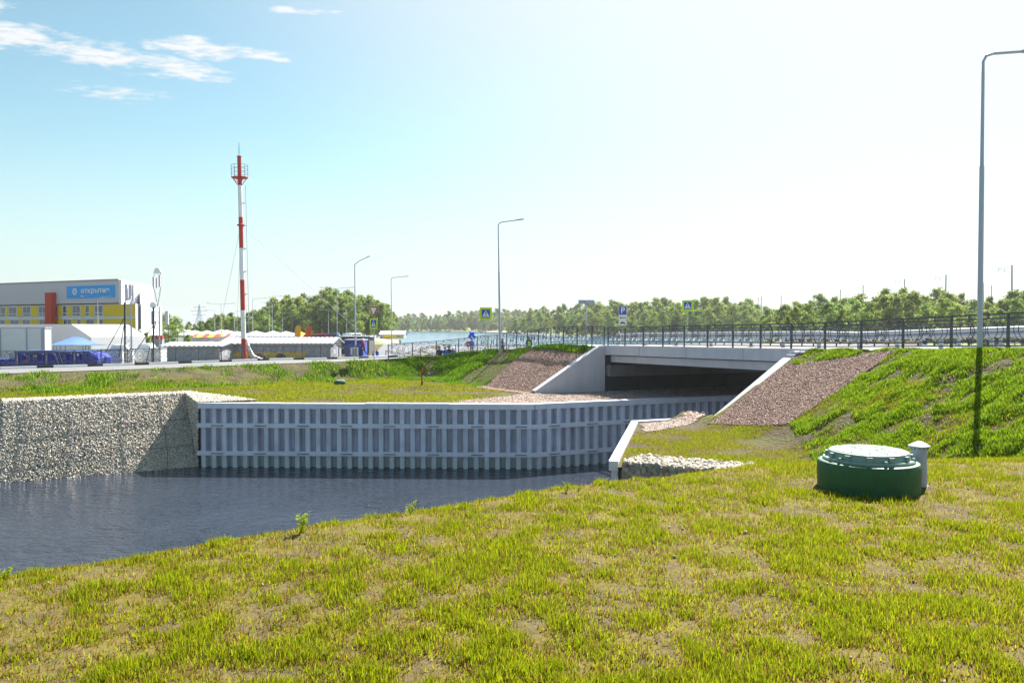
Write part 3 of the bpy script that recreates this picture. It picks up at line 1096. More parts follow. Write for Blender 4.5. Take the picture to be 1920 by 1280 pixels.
def pile_wall(label, pts, zt, group, caps=4.55, handles=True, first_handle=0.45, dep=1.0):
    a0 = Vector(pts[0])
    root = thing('sheet_pile_wall', label, 'retaining wall', (a0.x, a0.y, 0), 0)
    handle = MB()
    handle.tube([(-0.27, 0, 0), (-0.27, -0.07, 0.0), (0.27, -0.07, 0.0), (0.27, 0, 0)], 0.016, 6)
    HM = handle.mesh('handle', M['black'])
    for si, (p, q_) in enumerate(zip(pts[:-1], pts[1:])):
        p, q_ = Vector(p), Vector(q_)
        e = q_ - p
        ln = e.length
        e.normalize()
        rz = math.atan2(e.y, e.x)
        nb = Vector((-e.y, e.x))
        n = int(round(ln / PW))
        k = ln / n
        for i in range(n):
            c = p + e * (i * k) - a0
            o = link('sheet_pile', PILE, root, (c.x, c.y, zt - 3.1), rz)
            o.scale = (k / PW, dep, 1)
        # cap beam in lengths
        m = max(1, int(round(ln / caps)))
        for i in range(m):
            s0, s1 = ln * i / m + 0.006, ln * (i + 1) / m - 0.006
            if i == 0 and si > 0: s0 = 0.02
            c = p + e * ((s0 + s1) / 2) + nb * (0.18 * dep - 0.02) - a0
            mb = MB().box((0, 0, 0), (s1 - s0, 0.36 * dep + 0.08, 0.27))
            dz = random.uniform(-0.02, 0.015)
            part('cap_beam', mb, M['cap'], root, loc=(c.x, c.y, zt - 0.135 + dz), rz=rz)
        for z in (zt - 1.10, zt - 2.46):
            c = p + e * (ln / 2) + nb * (-0.055) - a0
            wal = part('waling', MB().box((0, 0, 0), (ln + 0.05, 0.10, 0.22)), M['cap'], root, loc=(c.x, c.y, z), rz=rz)
            s_ = first_handle
            while handles and s_ < ln - 0.4:
                o = link('handle', HM, wal, (s_ - ln / 2, -0.055, 0.02 - 0.02))
                s_ += 2.12
    return root


cf = uv(16.75, 34.58)
pile_wall('long grey steel sheet pile wall with two walings along the far bank of the canal', [(-15.4, 39.0), cf, uv(43.5, 34.58)], 3.17, None, first_handle=1.0)
pile_wall('short grey sheet pile wall with white lit coping beside the gravel strip', [uv(43.5, 26.85), uv(17.35, 26.85), (2.74, 22.0)], 3.17, None, dep=0.5)


# ------------------------------------------------------------------ gabions
def quad_sample(a, b, c, d, n):
    """n points on a bilinear patch (a,b bottom; d,c top)"""
    s, t = RNG.random(n), RNG.random(n)
    a, b, c, d = [np.array(p, float) for p in (a, b, c, d)]
    return (a * ((1 - s) * (1 - t))[:, None] + b * (s * (1 - t))[:, None] + c * (s * t)[:, None] + d * ((1 - s) * t)[:, None]), s, t


root = thing('gabion_wall', 'sloping wall of pale broken stone in wire mesh rising from the water', 'gabion wall', (-19, 37, 0))
L0 = root.location
FA0, FA1 = (-70.0, 5.0, -0.3), (-15.42, 39.0, -0.3)
f0, f1 = (-22.5, 34.7, -0.3), FA1
t0, t1 = (-23.5, 36.7, 3.45), (-17.0, 41.3, 3.45)
ff0, tt0 = (-60.0, 12.0, -0.3), (-61.0, 13.6, 3.5)
mb = MB()


def rel(p):
    return (p[0] - L0.x, p[1] - L0.y, p[2] - L0.z)


mb.add([rel(p) for p in (ff0, f0, t0, tt0)], [(0, 1, 2, 3)])
mb.add([rel(p) for p in (f0, f1, t1, t0)], [(0, 1, 2, 3)])
ret = (-15.42, 39.02, 3.2)
mb.add([rel(p) for p in (f1, ret, t1)], [(0, 1, 2)])
bk0, bk1, bk2 = (-24.1, 37.5, 3.5), (-17.2, 42.1, 3.5), (-12.6, 39.6, 3.26)
mb.add([rel(p) for p in (t0, t1, bk1, bk0)], [(0, 1, 2, 3)])
mb.add([rel(p) for p in (t1, ret, bk2, bk1)], [(0, 1, 2, 3)])
part('stone_core', mb, M['rubble'], root)
P1, s, t = quad_sample(f0, f1, t1, t0, 30000)
P2, _, _ = quad_sample(ff0, f0, t0, tt0, 1600)
P3, s3, t3 = quad_sample(f1, ret, ret, t1, 2200)
P4, _, _ = quad_sample(t1, ret, bk2, bk1, 2600)
P5, _, _ = quad_sample(t0, t1, bk1, bk0, 1400)
nrm0 = (Vector(f1) - Vector(f0)).cross(Vector(t0) - Vector(f0)).normalized()
PP = np.concatenate([P1, P2, P3, P4, P5]) + RNG.normal(0, 0.012, (37800, 3)) - np.array(L0)
stones('gabion_stones', PP - np.array(nrm0) * 0.018, 0.048, PAL_RUBBLE, root, 0.5, low=True)
nrm = (Vector(f1) - Vector(f0)).cross(Vector(t0) - Vector(f0)).normalized()


def seam(a, b, r=0.022, wob=0.03):
    a, b = Vector(a), Vector(b)
    n = max(4, int((b - a).length / 0.4))
    pts = []
    for i in range(n + 1):
        p = a.lerp(b, i / n) + nrm * 0.075 + Vector((random.uniform(-wob, wob), random.uniform(-wob, wob), random.uniform(-wob, wob)))
        pts.append(rel(p))
    part('mesh_seam', MB().tube(pts, r * 0.6, 4), M['rail'], root)


fv0, fv1, tv0, tv1 = Vector(f0), Vector(f1), Vector(t0), Vector(t1)
for s in (0.10, 0.34, 0.62, 0.84):
    seam(fv0.lerp(fv1, s), tv0.lerp(tv1, s + 0.02))
for (h, a, b) in ((0.62, 0.10, 0.55), (0.66, 0.62, 0.99), (0.33, 0.30, 0.99), (0.30, 0.0, 0.3)):
    seam(fv0.lerp(tv0, h).lerp(fv1.lerp(tv1, h), a), fv0.lerp(tv0, h).lerp(fv1.lerp(tv1, h), b), 0.02)
seam(fv1, tv1, 0.03)

# the near gabion beside the short pile wall: stones big enough to pick apart
root = thing('gabion_wall', 'low gabion of rough grey stones beside the end of the short pile wall', 'gabion wall', (3.2, 21.3, 1.6))
L0 = root.location
g0, g1 = Vector((2.95, 21.45, 0)), Vector((8.2, 18.6, 0))
ge = (g1 - g0).normalized(); gn = Vector((-ge.y, ge.x, 0))           # away from the water
mb = MB()
for (z0, z1, o0) in ((1.2, 3.18, 0.06),):
    poly = [g0 + gn * o0, g1 + gn * o0, g1 + gn * 1.5, g0 + gn * 1.5]
    mb.prism([(p.x - L0.x, p.y - L0.y) for p in poly], z0 - L0.z, z1 - L0.z)
part('stone_core', mb, M['rubble'], root)
sv, sf = ico()
SM = []
for k in range(9):
    vv = sv * (1 + RNG.uniform(-0.22, 0.22, (12, 1))) * np.array([1.0, 0.62, 0.78])
    mbk = MB().add([tuple(p) for p in vv], [tuple(f) for f in sf])
    SM.append(mbk.mesh('gabion_stone', (M['stone_a'], M['stone_b'], M['stone_a'], M['stone_c'])[k % 4]))
cnt = 0
zrow = 2.0
while zrow < 3.2:
    s = random.uniform(0, 0.1)
    while s < 4.6 and cnt < 280:
        r = random.uniform(0.075, 0.125)
        p = g0 + ge * (s + r) + gn * random.uniform(0.02, 0.06)
        o = link('gabion_stone', random.choice(SM), root, (p.x - L0.x, p.y - L0.y, zrow + random.uniform(-0.03, 0.03) - L0.z))
        o.scale = (r, r, r)
        o.rotation_euler = (random.uniform(-0.4, 0.4), random.uniform(-3, 3), math.atan2(ge.y, ge.x) + random.uniform(-0.3, 0.3))
        s += r * 1.75; cnt += 1
    zrow += 0.17
pts = []
Pq, ss, tt = quad_sample((*(g0 + gn * 0.05).xy, 3.2), (*(g1 + gn * 0.05).xy, 3.2), (*(g1 + gn * 1.5).xy, 3.2), (*(g0 + gn * 1.5).xy, 3.2), 2300)
stones('gabion_stones', Pq - np.array(L0) + RNG.normal(0, 0.02, Pq.shape), 0.07, [tuple(c * 0.8 for c in p) for p in PAL_RUBBLE], root)

# ------------------------------------------------------------------ bridge
bx, by = uv(24.4, 24.5)
root = thing('road_bridge', 'low grey concrete road bridge over the canal with a dark underside', 'bridge', (bx, by, 3.0))
L0 = root.location


def uvslab(mb, u0, u1, v0, v1, za, zb, follow=True):
    """box in bridge coordinates; za/zb offsets from the deck when follow, else absolute"""
    vs = []
    for (u_, v_) in ((u0, v0), (u1, v0), (u1, v1), (u0, v1)):
        x, y = uv(u_, v_)
        d = float(deck_z(v_)) if follow else 0
        vs.append((x - L0.x, y - L0.y, d + za - L0.z))
    for (u_, v_) in ((u0, v0), (u1, v0), (u1, v1), (u0, v1)):
        x, y = uv(u_, v_)
        d = float(deck_z(v_)) if follow else 0
        vs.append((x - L0.x, y - L0.y, d + zb - L0.z))
    return mb.add(vs, [(3, 2, 1, 0), (4, 5, 6, 7), (0, 1, 5, 4), (1, 2, 6, 5), (2, 3, 7, 6), (3, 0, 4, 7)])


part('edge_beam', uvslab(MB(), 24.16, 24.62, 24.15, 41.0, -0.50, 0.035), M['concrete'], root)
for vj in (28.4, 32.6, 36.8):
    part('joint', uvslab(MB(), 24.154, 24.1595, vj - 0.009, vj + 0.009, -0.49, 0.03), M['concrete_mid'], root)
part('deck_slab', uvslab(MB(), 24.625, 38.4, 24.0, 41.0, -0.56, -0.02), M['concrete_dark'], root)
part('edge_beam', uvslab(MB(), 38.41, 38.9, 24.15, 41.0, -0.50, 0.035), M['concrete'], root)
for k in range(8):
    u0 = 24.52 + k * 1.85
    part('girder', uvslab(MB(), u0, u0 + 0.55, 25.0, 40.35, -0.93, -0.562), M['concrete'] if k == 0 else M['concrete_dark'], root)  # inner girders take the concrete with the underside shade in its colour
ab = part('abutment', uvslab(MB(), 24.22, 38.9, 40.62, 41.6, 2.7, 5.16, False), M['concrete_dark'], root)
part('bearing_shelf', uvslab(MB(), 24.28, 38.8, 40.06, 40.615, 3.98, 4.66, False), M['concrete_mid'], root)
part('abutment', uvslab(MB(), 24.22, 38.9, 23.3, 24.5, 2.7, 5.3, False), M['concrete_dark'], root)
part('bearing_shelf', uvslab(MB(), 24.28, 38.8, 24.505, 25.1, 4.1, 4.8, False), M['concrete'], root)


def wing(v0, v1, ztop):
    pr = [(19.62, 2.6), (24.15, 2.6), (24.15, ztop), (23.75, ztop), (19.62, 3.28)]
    vs = []
    for v_ in (v0, v1):
        for u_, z_ in pr:
            x, y = uv(u_, v_)
            vs.append((x - L0.x, y - L0.y, z_ - L0.z))
    n = len(pr)
    fs = [tuple(range(n)), tuple(range(2 * n - 1, n - 1, -1))] + [(i, n + i, n + (i + 1) % n, (i + 1) % n) for i in range(n)]
    return part('wing_wall', MB().add(vs, fs), M['concrete'], root)


wing(40.40, 40.86, 5.74)
wing(24.22, 25.02, 5.90)


# ------------------------------------------------------------------ railings
def torus_mesh(r, rt, n=26, m=5):
    mb = MB()
    vs, fs = [], []
    for i in range(n):
        a = 2 * math.pi * i / n
        for j in range(m):
            b = 2 * math.pi * j / m
            rr = r + rt * math.cos(b)
            vs.append((rr * math.cos(a), rt * math.sin(b), rr * math.sin(a)))
    for i in range(n):
        for j in range(m):
            fs.append((i * m + j, ((i + 1) % n) * m + j, ((i + 1) % n) * m + (j + 1) % m, i * m + (j + 1) % m))
    mb.add(vs, fs)
    return mb.mesh('ring', M['rail'], True)


RING = torus_mesh(0.285, 0.013)
RING2 = torus_mesh(0.215, 0.012)
mb = MB()
mb.extrude([(-0.13, -0.006, -0.03), (0.13, -0.006, -0.03), (0.09, -0.006, -0.075), (-0.09, -0.006, -0.075)], (0, 0.012, 0))
mb.extrude([(0.0, -0.006, -0.02), (0.07, -0.006, -0.01), (0.01, -0.006, 0.10)], (0, 0.012, 0))
BOAT = mb.mesh('boat_emblem', M['rail'])


def railing(label, pts, h=1.06, rings=True, name='railing', group=None):
    a = pts[0]
    root = thing(name, label, 'railing', a, 0, group)
    for p in pts:
        part('post', MB().box((0, 0, (h + 0.0) / 2 - 0.1), (0.07, 0.07, h + 0.2)), M['rail'], root, loc=(p[0] - a[0], p[1] - a[1], p[2] - a[2]))
    for p, q_ in zip(pts[:-1], pts[1:]):
        p_, qv = Vector(p), Vector(q_)
        d = qv - p_
        ang = math.atan2(d.y, d.x)
        ln = math.hypot(d.x, d.y)
        r0 = p_ - Vector(a)
        rh = Vector((math.cos(ang), math.sin(ang), d.z / ln))
        side = Vector((-math.sin(ang), math.cos(ang), 0))
        for z, hh, ww in ((h - 0.025, 0.05, 0.055), (h - 0.155, 0.04, 0.04), (0.235, 0.04, 0.04), (0.105, 0.04, 0.04)):
            s, e = r0 + rh * 0.036 + Vector((0, 0, z)), r0 + rh * (ln - 0.036) + Vector((0, 0, z))
            vs = []
            for c in (s, e):
                for i, j in ((-1, -1), (1, -1), (1, 1), (-1, 1)):
                    vs.append(c + side * (ww / 2 * i) + Vector((0, 0, hh / 2 * j)))
            part('rail', MB().add(vs, [(3, 2, 1, 0), (4, 5, 6, 7), (0, 1, 5, 4), (1, 2, 6, 5), (2, 3, 7, 6), (3, 0, 4, 7)]), M['rail'], root)
        mb = MB()
        for t in (0.33, 0.67):
            for z0, z1 in ((h - 0.14, h - 0.04), (0.12, 0.22)):
                c = r0 + rh * (ln * t) + Vector((0, 0, (z0 + z1) / 2))
                mb.box(c, (0.05, 0.03, z1 - z0), ang)
        part('spacer_bars', mb, M['rail'], root)['kind'] = 'stuff'
        if rings:
            zc_ = (h - 0.155 + 0.235) / 2
            for off, me in ((-0.60, RING), (-0.42, RING), (0, RING), (0.001, RING2), (0.42, RING), (0.60, RING), (0.002, BOAT)):
                sc = min(1.0, ln / 1.86)
                t = ln / 2 + off * sc
                c = r0 + rh * t + side * (0.012 * (1 if abs(off) == 0.6 else -1)) + Vector((0, 0, zc_))
                nm = {RING: 'ring', RING2: 'inner_ring', BOAT: 'boat_emblem'}[me]
                o = link(nm, me, root, c, ang)
                o.scale = (sc, 1, 1.0)
    return root


bp = []
for i in range(10):
    v_ = 40.54 - (40.54 - 23.88) * i / 9
    x, y = uv(24.44, v_)
    bp.append((x, y, float(deck_z(v_)) + 0.05))
railing('dark steel railing with rings and boats along the near edge of the bridge deck', bp)
railing('dark steel railing with rings on the grassy crest right of the bridge', [(p[0], p[1], p[2]) for p in FR], 1.08)
railing('dark steel railing with rings curving down the approach bank from the bridge to the junction', [(uv(24.3, 40.75)[0], uv(24.3, 40.75)[1], 5.78)] + FA, 1.14)
lf = []
for i in range(-3, 15):
    s = (LF1 - LF0).length * i / 14
    x, y = lroad(s, 0)
    lf.append((x, y, gz(x, y) + 0.05))
railing('long dark railing with rings behind the black and white kerb', lf, 1.1)
fb = []
for i in range(12):
    v_ = 42.5 - (42.5 - 20.5) * i / 11
    x, y = uv(38.6, v_)
    fb.append((x, y, float(deck_z(v_)) + 0.06))
railing('dark steel railing along the far edge of the bridge deck', fb, 1.1)
fj = []
for i in range(9):
    x = -12.6 + i * 1.75; y = 79.5 - 0.15 * i
    fj.append((x, y, gz(x, y)))
railing('low dark railing across the open ground beyond the junction', fj, 1.0, rings=False)


# ------------------------------------------------------------------ steel road barrier between pavement and road
def barrier(label, line, zf):
    P = polyline_pts(line, 2.0)
    a = (P[0][0], P[0][1], zf(*P[0]))
    root = thing('guard_rail', label, 'guard rail', a)
    prof = [(0.0, 0.74), (0.05, 0.72), (0.075, 0.66), (0.05, 0.60), (0.0, 0.575), (0.05, 0.55), (0.075, 0.49), (0.05, 0.43), (0.0, 0.41), (-0.01, 0.41), (-0.01, 0.74)]
    for p, q_ in zip(P[:-1], P[1:]):
        d = Vector((q_[0] - p[0], q_[1] - p[1])); ln = d.length; d.normalize()
        nr = Vector((-d.y, d.x))
        vs = []
        for (c, zz) in ((p, zf(*p)), (q_, zf(*q_))):
            for o_, z_ in prof:
                vs.append((c[0] + nr.x * (o_ + 0.08) - a[0], c[1] + nr.y * (o_ + 0.08) - a[1], zz + z_ - a[2]))
        n = len(prof)
        fs = [(i, n + i, n + (i + 1) % n, (i + 1) % n) for i in range(n)] + [tuple(range(n)), tuple(range(2 * n - 1, n - 1, -1))]
        part('beam', MB().add(vs, fs), M['galv'], root)
    for p in P:
        z = zf(*p)
        mb = MB().box((0, 0, 0.36), (0.10, 0.13, 0.80), math.atan2(le.y, le.x)).box((0, 0, 0.02), (0.26, 0.26, 0.03))
        part('post', mb, M['galv'], root, loc=(p[0] - a[0], p[1] - a[1], z - a[2]))
    return root


def hrz(x, y):
    return float(h_road(np.array([x]), np.array([y]))[0]) + 0.04


bl = [(p[0] + 1.55, p[1] + 0.42) for p in FR[::-1]] + [uv(26.0, 30), uv(26.0, 36), uv(26.0, 42.0)]
barrier('galvanised two wave crash barrier between the footway and the road over the bridge', bl, hrz)
bl = [uv(37.3, 21), uv(37.3, 32), uv(37.3, 42)]
barrier('galvanised crash barrier on the far side of the bridge road', bl, hrz)


# ------------------------------------------------------------------ street lamps
def lamp(label, x, y, h, az, arm=1.35, lean=0.0, double=False, r=1.0, style=0, group='street lamps'):
    z = gz(x, y)
    root = thing('street_lamp', label, 'street lamp', (x, y, z), 0, group)
    root.rotation_euler = (0, lean, 0)
    mb = MB()
    mb.tube([(0, 0, -0.3), (0, 0, h * 0.62), (0, 0, h * 0.62 + 0.05), (0, 0, h - 0.55)], [0.078 * r, 0.066 * r, 0.052 * r, 0.042 * r], 10)
    part('pole', mb, M['lamp'], root, True)
    for sgn in ((1, -1) if double else (1,)):
        dx_, dy_ = math.cos(az) * sgn, math.sin(az) * sgn
        if style == 0:
            pts = [(0, 0, h - 0.6), (0, 0, h - 0.25), (0.10 * dx_, 0.10 * dy_, h - 0.08), (0.30 * dx_, 0.30 * dy_, h - 0.01), (arm * dx_, arm * dy_, h + 0.10)]
        else:
            pts = [(0, 0, h - 0.6), (0, 0, h - 0.45), (0.5 * arm * dx_, 0.5 * arm * dy_, h - 0.1), (arm * dx_, arm * dy_, h + 0.12)]
        part('arm', MB().tube(pts, 0.04 * r, 8), M['lamp'], root, True)
        e = Vector(pts[-1]); d = (Vector(pts[-1]) - Vector(pts[-2])).normalized()
        sd_ = Vector((-d.y, d.x, 0)).normalized()
        up = d.cross(sd_)
        if up.z < 0: up = -up
        vs, fs = [], []
        prof = [(-0.05, 0.05, 0.03), (0.08, 0.10, 0.055), (0.35, 0.13, 0.06), (0.58, 0.11, 0.045), (0.66, 0.05, 0.02)]
        for (l_, w_, t_) in prof:
            c = e + d * l_
            for (i, j) in ((-1, -0.4), (-0.7, 1), (0.7, 1), (1, -0.4)):
                vs.append(c + sd_ * (w_ * i * r) + up * (t_ * j * r))
        n = 4
        for s in range(len(prof) - 1):
            for k in range(n):
                fs.append((s * n + k, s * n + (k + 1) % n, (s + 1) * n + (k + 1) % n, (s + 1) * n + k))
        fs += [(3, 2, 1, 0), tuple((len(prof) - 1) * n + k for k in range(n))]
        part('lamp_head', MB().add(vs, fs), M['signback'], root)
    return root


lamp('tall grey street lamp on the crest in front of the railing right of the bridge', 13.8, 23.5, 8.75, R(8), 1.25, 0.002)
lamp('grey street lamp on the approach bank beside a crossing sign', X(938, 57.0), 57.0, 9.45, R(5), 1.25, -0.016)
lamp('grey street lamp with slanting arm before the blue cabin', X(667, 72), 72.0, 9.4, R(28), 0.95, -0.008, style=1)
lamp('slim grey street lamp standing beside the yellow kiosk by the lake', X(735, 100), 100.0, 9.5, R(10), 1.6, -0.01)
FARL = [(632, 118, 9.0, True, 175), (415, 150, 7.6, True, 8), (474, 150, 8.6, False, 15), (505, 155, 9.2, False, 20), (511, 165, 8.2, False, 160), (650, 170, 7.0, False, 165),
        (616, 175, 7.0, False, 165), (403, 170, 6.8, False, 160), (440, 180, 6.8, False, 10), (530, 190, 6.5, False, 10)]
for (px, D, h, dbl, az) in FARL:
    lamp('two armed street lamp among the event tents' if dbl else 'distant single arm street lamp among the event tents', X(px, D), D, h, R(az), 2.0, 0, dbl, 0.9,
         group='street lamps among the tents' if not dbl else 'two armed street lamps')
lamp('curved single arm street lamp in front of the blue bank banner', X(183.5, 112), 112.0, 7.4, R(25), 1.0, 0, False, 1.1)


# ------------------------------------------------------------------ signs
def crossing_sign(label, x, y, zc_, yaw, z0=None, triangle=False, s=0.86, mats=None):
    z0 = gz(x, y) if z0 is None else z0
    root = thing('crossing_sign', label, 'road sign', (x, y, z0), yaw)
    h = zc_ - z0
    top = h + 0.45 + (1.15 if triangle else 0)
    part('pole', MB().tube([(0, 0.05, -0.2), (0, 0.05, top)], 0.035, 8), M['galv'], root, True)

    def plate(w_, hh, y0, th, cz=0.0, r=0.06):
        pts = []
        for (cx, cy, a0) in ((w_ / 2 - r, hh / 2 - r, 0), (-w_ / 2 + r, hh / 2 - r, 90), (-w_ / 2 + r, -hh / 2 + r, 180), (w_ / 2 - r, -hh / 2 + r, 270)):
            for k in range(4):
                a = R(a0 + 30 * k)
                pts.append((cx + r * math.cos(a), y0, h + cz + cy + r * math.sin(a)))
        return MB().extrude(pts, (0, th, 0))
    bd = part('board', plate(s, s * 1.04, 0.0, 0.03), M['lime'], root)
    fc = part('face', plate(s * 0.68, s * 0.70, -0.006, 0.008, r=0.03), M['signblue'], root)
    q = s * 0.30
    part('white_triangle', MB().extrude([(-q, -0.012, h - q * 0.88), (q, -0.012, h - q * 0.88), (0, -0.012, h + q)], (0, 0.007, 0)), M['white'], fc)
    mb = MB()   # walking figure and stripes
    k = s / 0.86

    def bar(x0, z0_, x1, z1_, w_):
        d = Vector((x1 - x0, 0, z1_ - z0_)); n = Vector((-d.z, 0, d.x)).normalized() * w_ / 2 * k
        a_, b_ = Vector((x0 * k, -0.017, h + z0_ * k)), Vector((x1 * k, -0.017, h + z1_ * k))
        mb.extrude([a_ - n, b_ - n, b_ + n, a_ + n], (0, 0.006, 0))
    bar(0.0, 0.01, 0.01, 0.11, 0.05); bar(0.0, 0.02, -0.055, -0.14, 0.032); bar(0.0, 0.02, 0.06, -0.14, 0.032)
    bar(0.01, 0.10, 0.07, 0.02, 0.022); bar(0.01, 0.10, -0.055, 0.04, 0.022)
    mb.extrude([(0.012 * k + 0.028 * k * math.cos(a), -0.017, h + 0.15 * k + 0.03 * k * math.sin(a)) for a in [R(45 * i) for i in range(8)]], (0, 0.006, 0))
    for i in range(5):
        bar(-0.16 + 0.08 * i - 0.015, -0.205, -0.16 + 0.08 * i + 0.015, -0.165, 0.03)
    part('walking_figure', mb, M['black'], fc)
    if triangle:
        t = 0.47
        cz = h + s * 0.5 + 0.55
        part('yield_triangle', MB().extrude([(-t, 0.0, cz + 0.36), (0, 0.0, cz - 0.46), (t, 0.0, cz + 0.36)], (0, 0.02, 0)), M['signred'], root)
        part('yield_face', MB().extrude([(-t * 0.70, -0.006, cz + 0.26), (0, -0.006, cz - 0.27), (t * 0.70, -0.006, cz + 0.26)], (0, 0.006, 0)), M['white'], root)
    return root


crossing_sign('lime bordered pedestrian crossing sign beside the lamp on the approach bank', X(911, 58.7), 58.7, Z(588, 58.7), R(6), s=0.9)
crossing_sign('lime bordered pedestrian crossing sign rising above the far railing of the bridge', X(1289, 62), 62, Z(573, 62), R(-14), z0=5.7, s=0.84)
crossing_sign('lime crossing sign turned aside under a red bordered yield triangle', X(700.5, 60.5), 60.5, Z(607, 60.5), R(-36), triangle=True, s=0.82)

root = thing('road_sign', 'blank grey back of a long rectangular road sign on a pole', 'road sign', (X(1099.5, 47.9), 47.9, gz(X(1099.5, 47.9), 47.9)), R(4))
h = Z(566, 47.9) - root.location.z
part('pole', MB().tube([(0, 0, -0.2), (0, 0, h + 0.1)], 0.035, 8), M['galv'], root, True)
part('board', MB().box((0, 0.06, h), (0.96, 0.02, 0.24)), M['signback'], root)
part('clamp', MB().box((0, 0.02, h), (0.10, 0.06, 0.08)), M['galv'], root)


def text_mesh(name, txt, size, m, depth=0.02):
    cu = bpy.data.curves.new(name, 'FONT')
    cu.body = txt
    cu.size = size
    cu.extrude = depth
    cu.offset = 0.018 * size
    cu.align_x = 'CENTER'
    cu.align_y = 'CENTER'
    o = bpy.data.objects.new(name, cu)
    COL.objects.link(o)
    dg = bpy.context.evaluated_depsgraph_get()
    me = bpy.data.meshes.new_from_object(o.evaluated_get(dg))
    bpy.data.objects.remove(o)
    me.transform(Matrix.Rotation(R(90), 4, 'X'))
    me.materials.clear(); me.materials.append(m)
    me.name = name
    return me


D = 70.0
root = thing('parking_sign', 'blue parking sign over two white plates with an arrow and a car', 'road sign', (X(1167.5, D), D, 5.6), R(-4))
h = Z(582, D) - 5.6
part('pole', MB().tube([(0, 0.04, -1.5), (0, 0.04, h + 0.3)], 0.035, 8), M['galv'], root, True)
part('board', MB().box((0, 0, h), (0.70, 0.02, 0.76)), M['white'], root)
fc = part('face', MB().box((0, -0.014, h), (0.65, 0.01, 0.71)), M['signblue'], root)
link('letter', text_mesh('letter', 'P', 0.72, M['white'], 0.004), fc, (0, -0.024, h - 0.01))
part('arrow_plate', MB().box((0, 0, h - 0.63), (0.70, 0.02, 0.42)), M['white'], root)
mb = MB().box((0.06, -0.014, h - 0.63), (0.44, 0.01, 0.07))
mb.extrude([(-0.30, -0.018, h - 0.63), (-0.14, -0.018, h - 0.53), (-0.14, -0.018, h - 0.73)], (0, 0.008, 0))
part('arrow', mb, M['black'], root)
part('car_plate', MB().box((0, 0, h - 1.08), (0.70, 0.02, 0.40)), M['white'], root)
mb = MB()
mb.extrude([(-0.25, -0.018, h - 1.14), (0.25, -0.018, h - 1.14), (0.25, -0.018, h - 1.07), (0.12, -0.018, h - 1.06), (0.05, -0.018, h - 0.99), (-0.10, -0.018, h - 0.99), (-0.16, -0.018, h - 1.06), (-0.25, -0.018, h - 1.08)], (0, 0.008, 0))
for cx in (-0.14, 0.15):
    mb.extrude([(cx + 0.05 * math.cos(R(45 * i)), -0.018, h - 1.15 + 0.05 * math.sin(R(45 * i))) for i in range(8)], (0, 0.008, 0))
part('car_symbol', mb, M['black'], root)

D = 75.0
root = thing('no_entry_sign', 'round red no entry sign on a short post by the balloons', 'road sign', (X(878, D), D, gz(X(878, D), D)), R(20))
h = Z(645, D) - root.location.z
part('pole', MB().tube([(0, 0.03, -0.1), (0, 0.03, h + 0.2)], 0.03, 8), M['galv'], root, True)
part('disc', MB().extrude([(0.27 * math.cos(R(15 * i)), 0, h + 0.27 * math.sin(R(15 * i))) for i in range(24)], (0, 0.02, 0)), M['signred'], root)
part('bar', MB().box((0, -0.012, h), (0.40, 0.012, 0.10)), M['white'], root)

# striped marker post on the far terrace
D = 51.0
x = X(791, D)
root = thing('marker_post', 'thin black and red marker post standing on the far grass terrace', 'marker post', (x, D, gz(x, D)))
zt = Z(679, D) - root.location.z
for i in range(5):
    part('band', MB().tube([(0, 0, zt * i / 5 - (0.1 if i == 0 else 0)), (0, 0, zt * (i + 1) / 5)], 0.05, 10), M['red'] if i % 2 else M['black'], root, True)

# ------------------------------------------------------------------ manholes and vent
def manhole(label, x, y, s=1.0):
    root = thing('manhole', label, 'manhole', (x, y, gz(x, y)))
    b = MB()
    b.lathe([(0.455, -0.15), (0.462, 0.0), (0.460, 0.06), (0.463, 0.075), (0.461, 0.12), (0.464, 0.14), (0.463, 0.20), (0.463, 0.235), (0.452, 0.262), (0.43, 0.272), (0.405, 0.268), (0.40, 0.25)], n=56)
    part('body', b, M['manhole'], root, True)
    r = MB()
    r.lathe([(0.405, 0.255), (0.415, 0.285), (0.405, 0.30), (0.375, 0.298), (0.366, 0.33), (0.358, 0.362), (0.35, 0.366), (0.335, 0.366)], n=56)
    for k in range(12):
        a = R(30 * k + 8)
        r.box((0.374 * math.cos(a), 0.374 * math.sin(a), 0.318), (0.026, 0.05, 0.06), a)
    rim = part('lid_rim', r, M['lid'], root, True)
    for k in range(6):
        a = R(60 * k + 28)
        c = MB().lathe([(0.02, 0), (0.02, 0.018), (0.013, 0.028), (0.0, 0.029)], (0.395 * math.cos(a), 0.395 * math.sin(a), 0.292), 10)
        part('bolt', c, M['lid'], rim, True)
    l = MB()
    l.lathe([(0.34, 0.34), (0.334, 0.372), (0.30, 0.376), (0.10, 0.384), (0.0, 0.386)], n=56)
    lid = part('lid', l, M['lidtop'], root, True)
    for k in range(12):
        a = R(30 * k + 8)
        p0 = (0.11 * math.cos(a), 0.11 * math.sin(a), 0.384); p1 = (0.315 * math.cos(a), 0.315 * math.sin(a), 0.376)
        part('rib', MB().tube([p0, p1], 0.006, 5), M['lid'], lid)
    part('rib', MB().lathe([(0.10, 0.380), (0.103, 0.389), (0.112, 0.389), (0.115, 0.380)], n=32), M['lid'], lid)
    root.scale = (s, s, s)
    return root


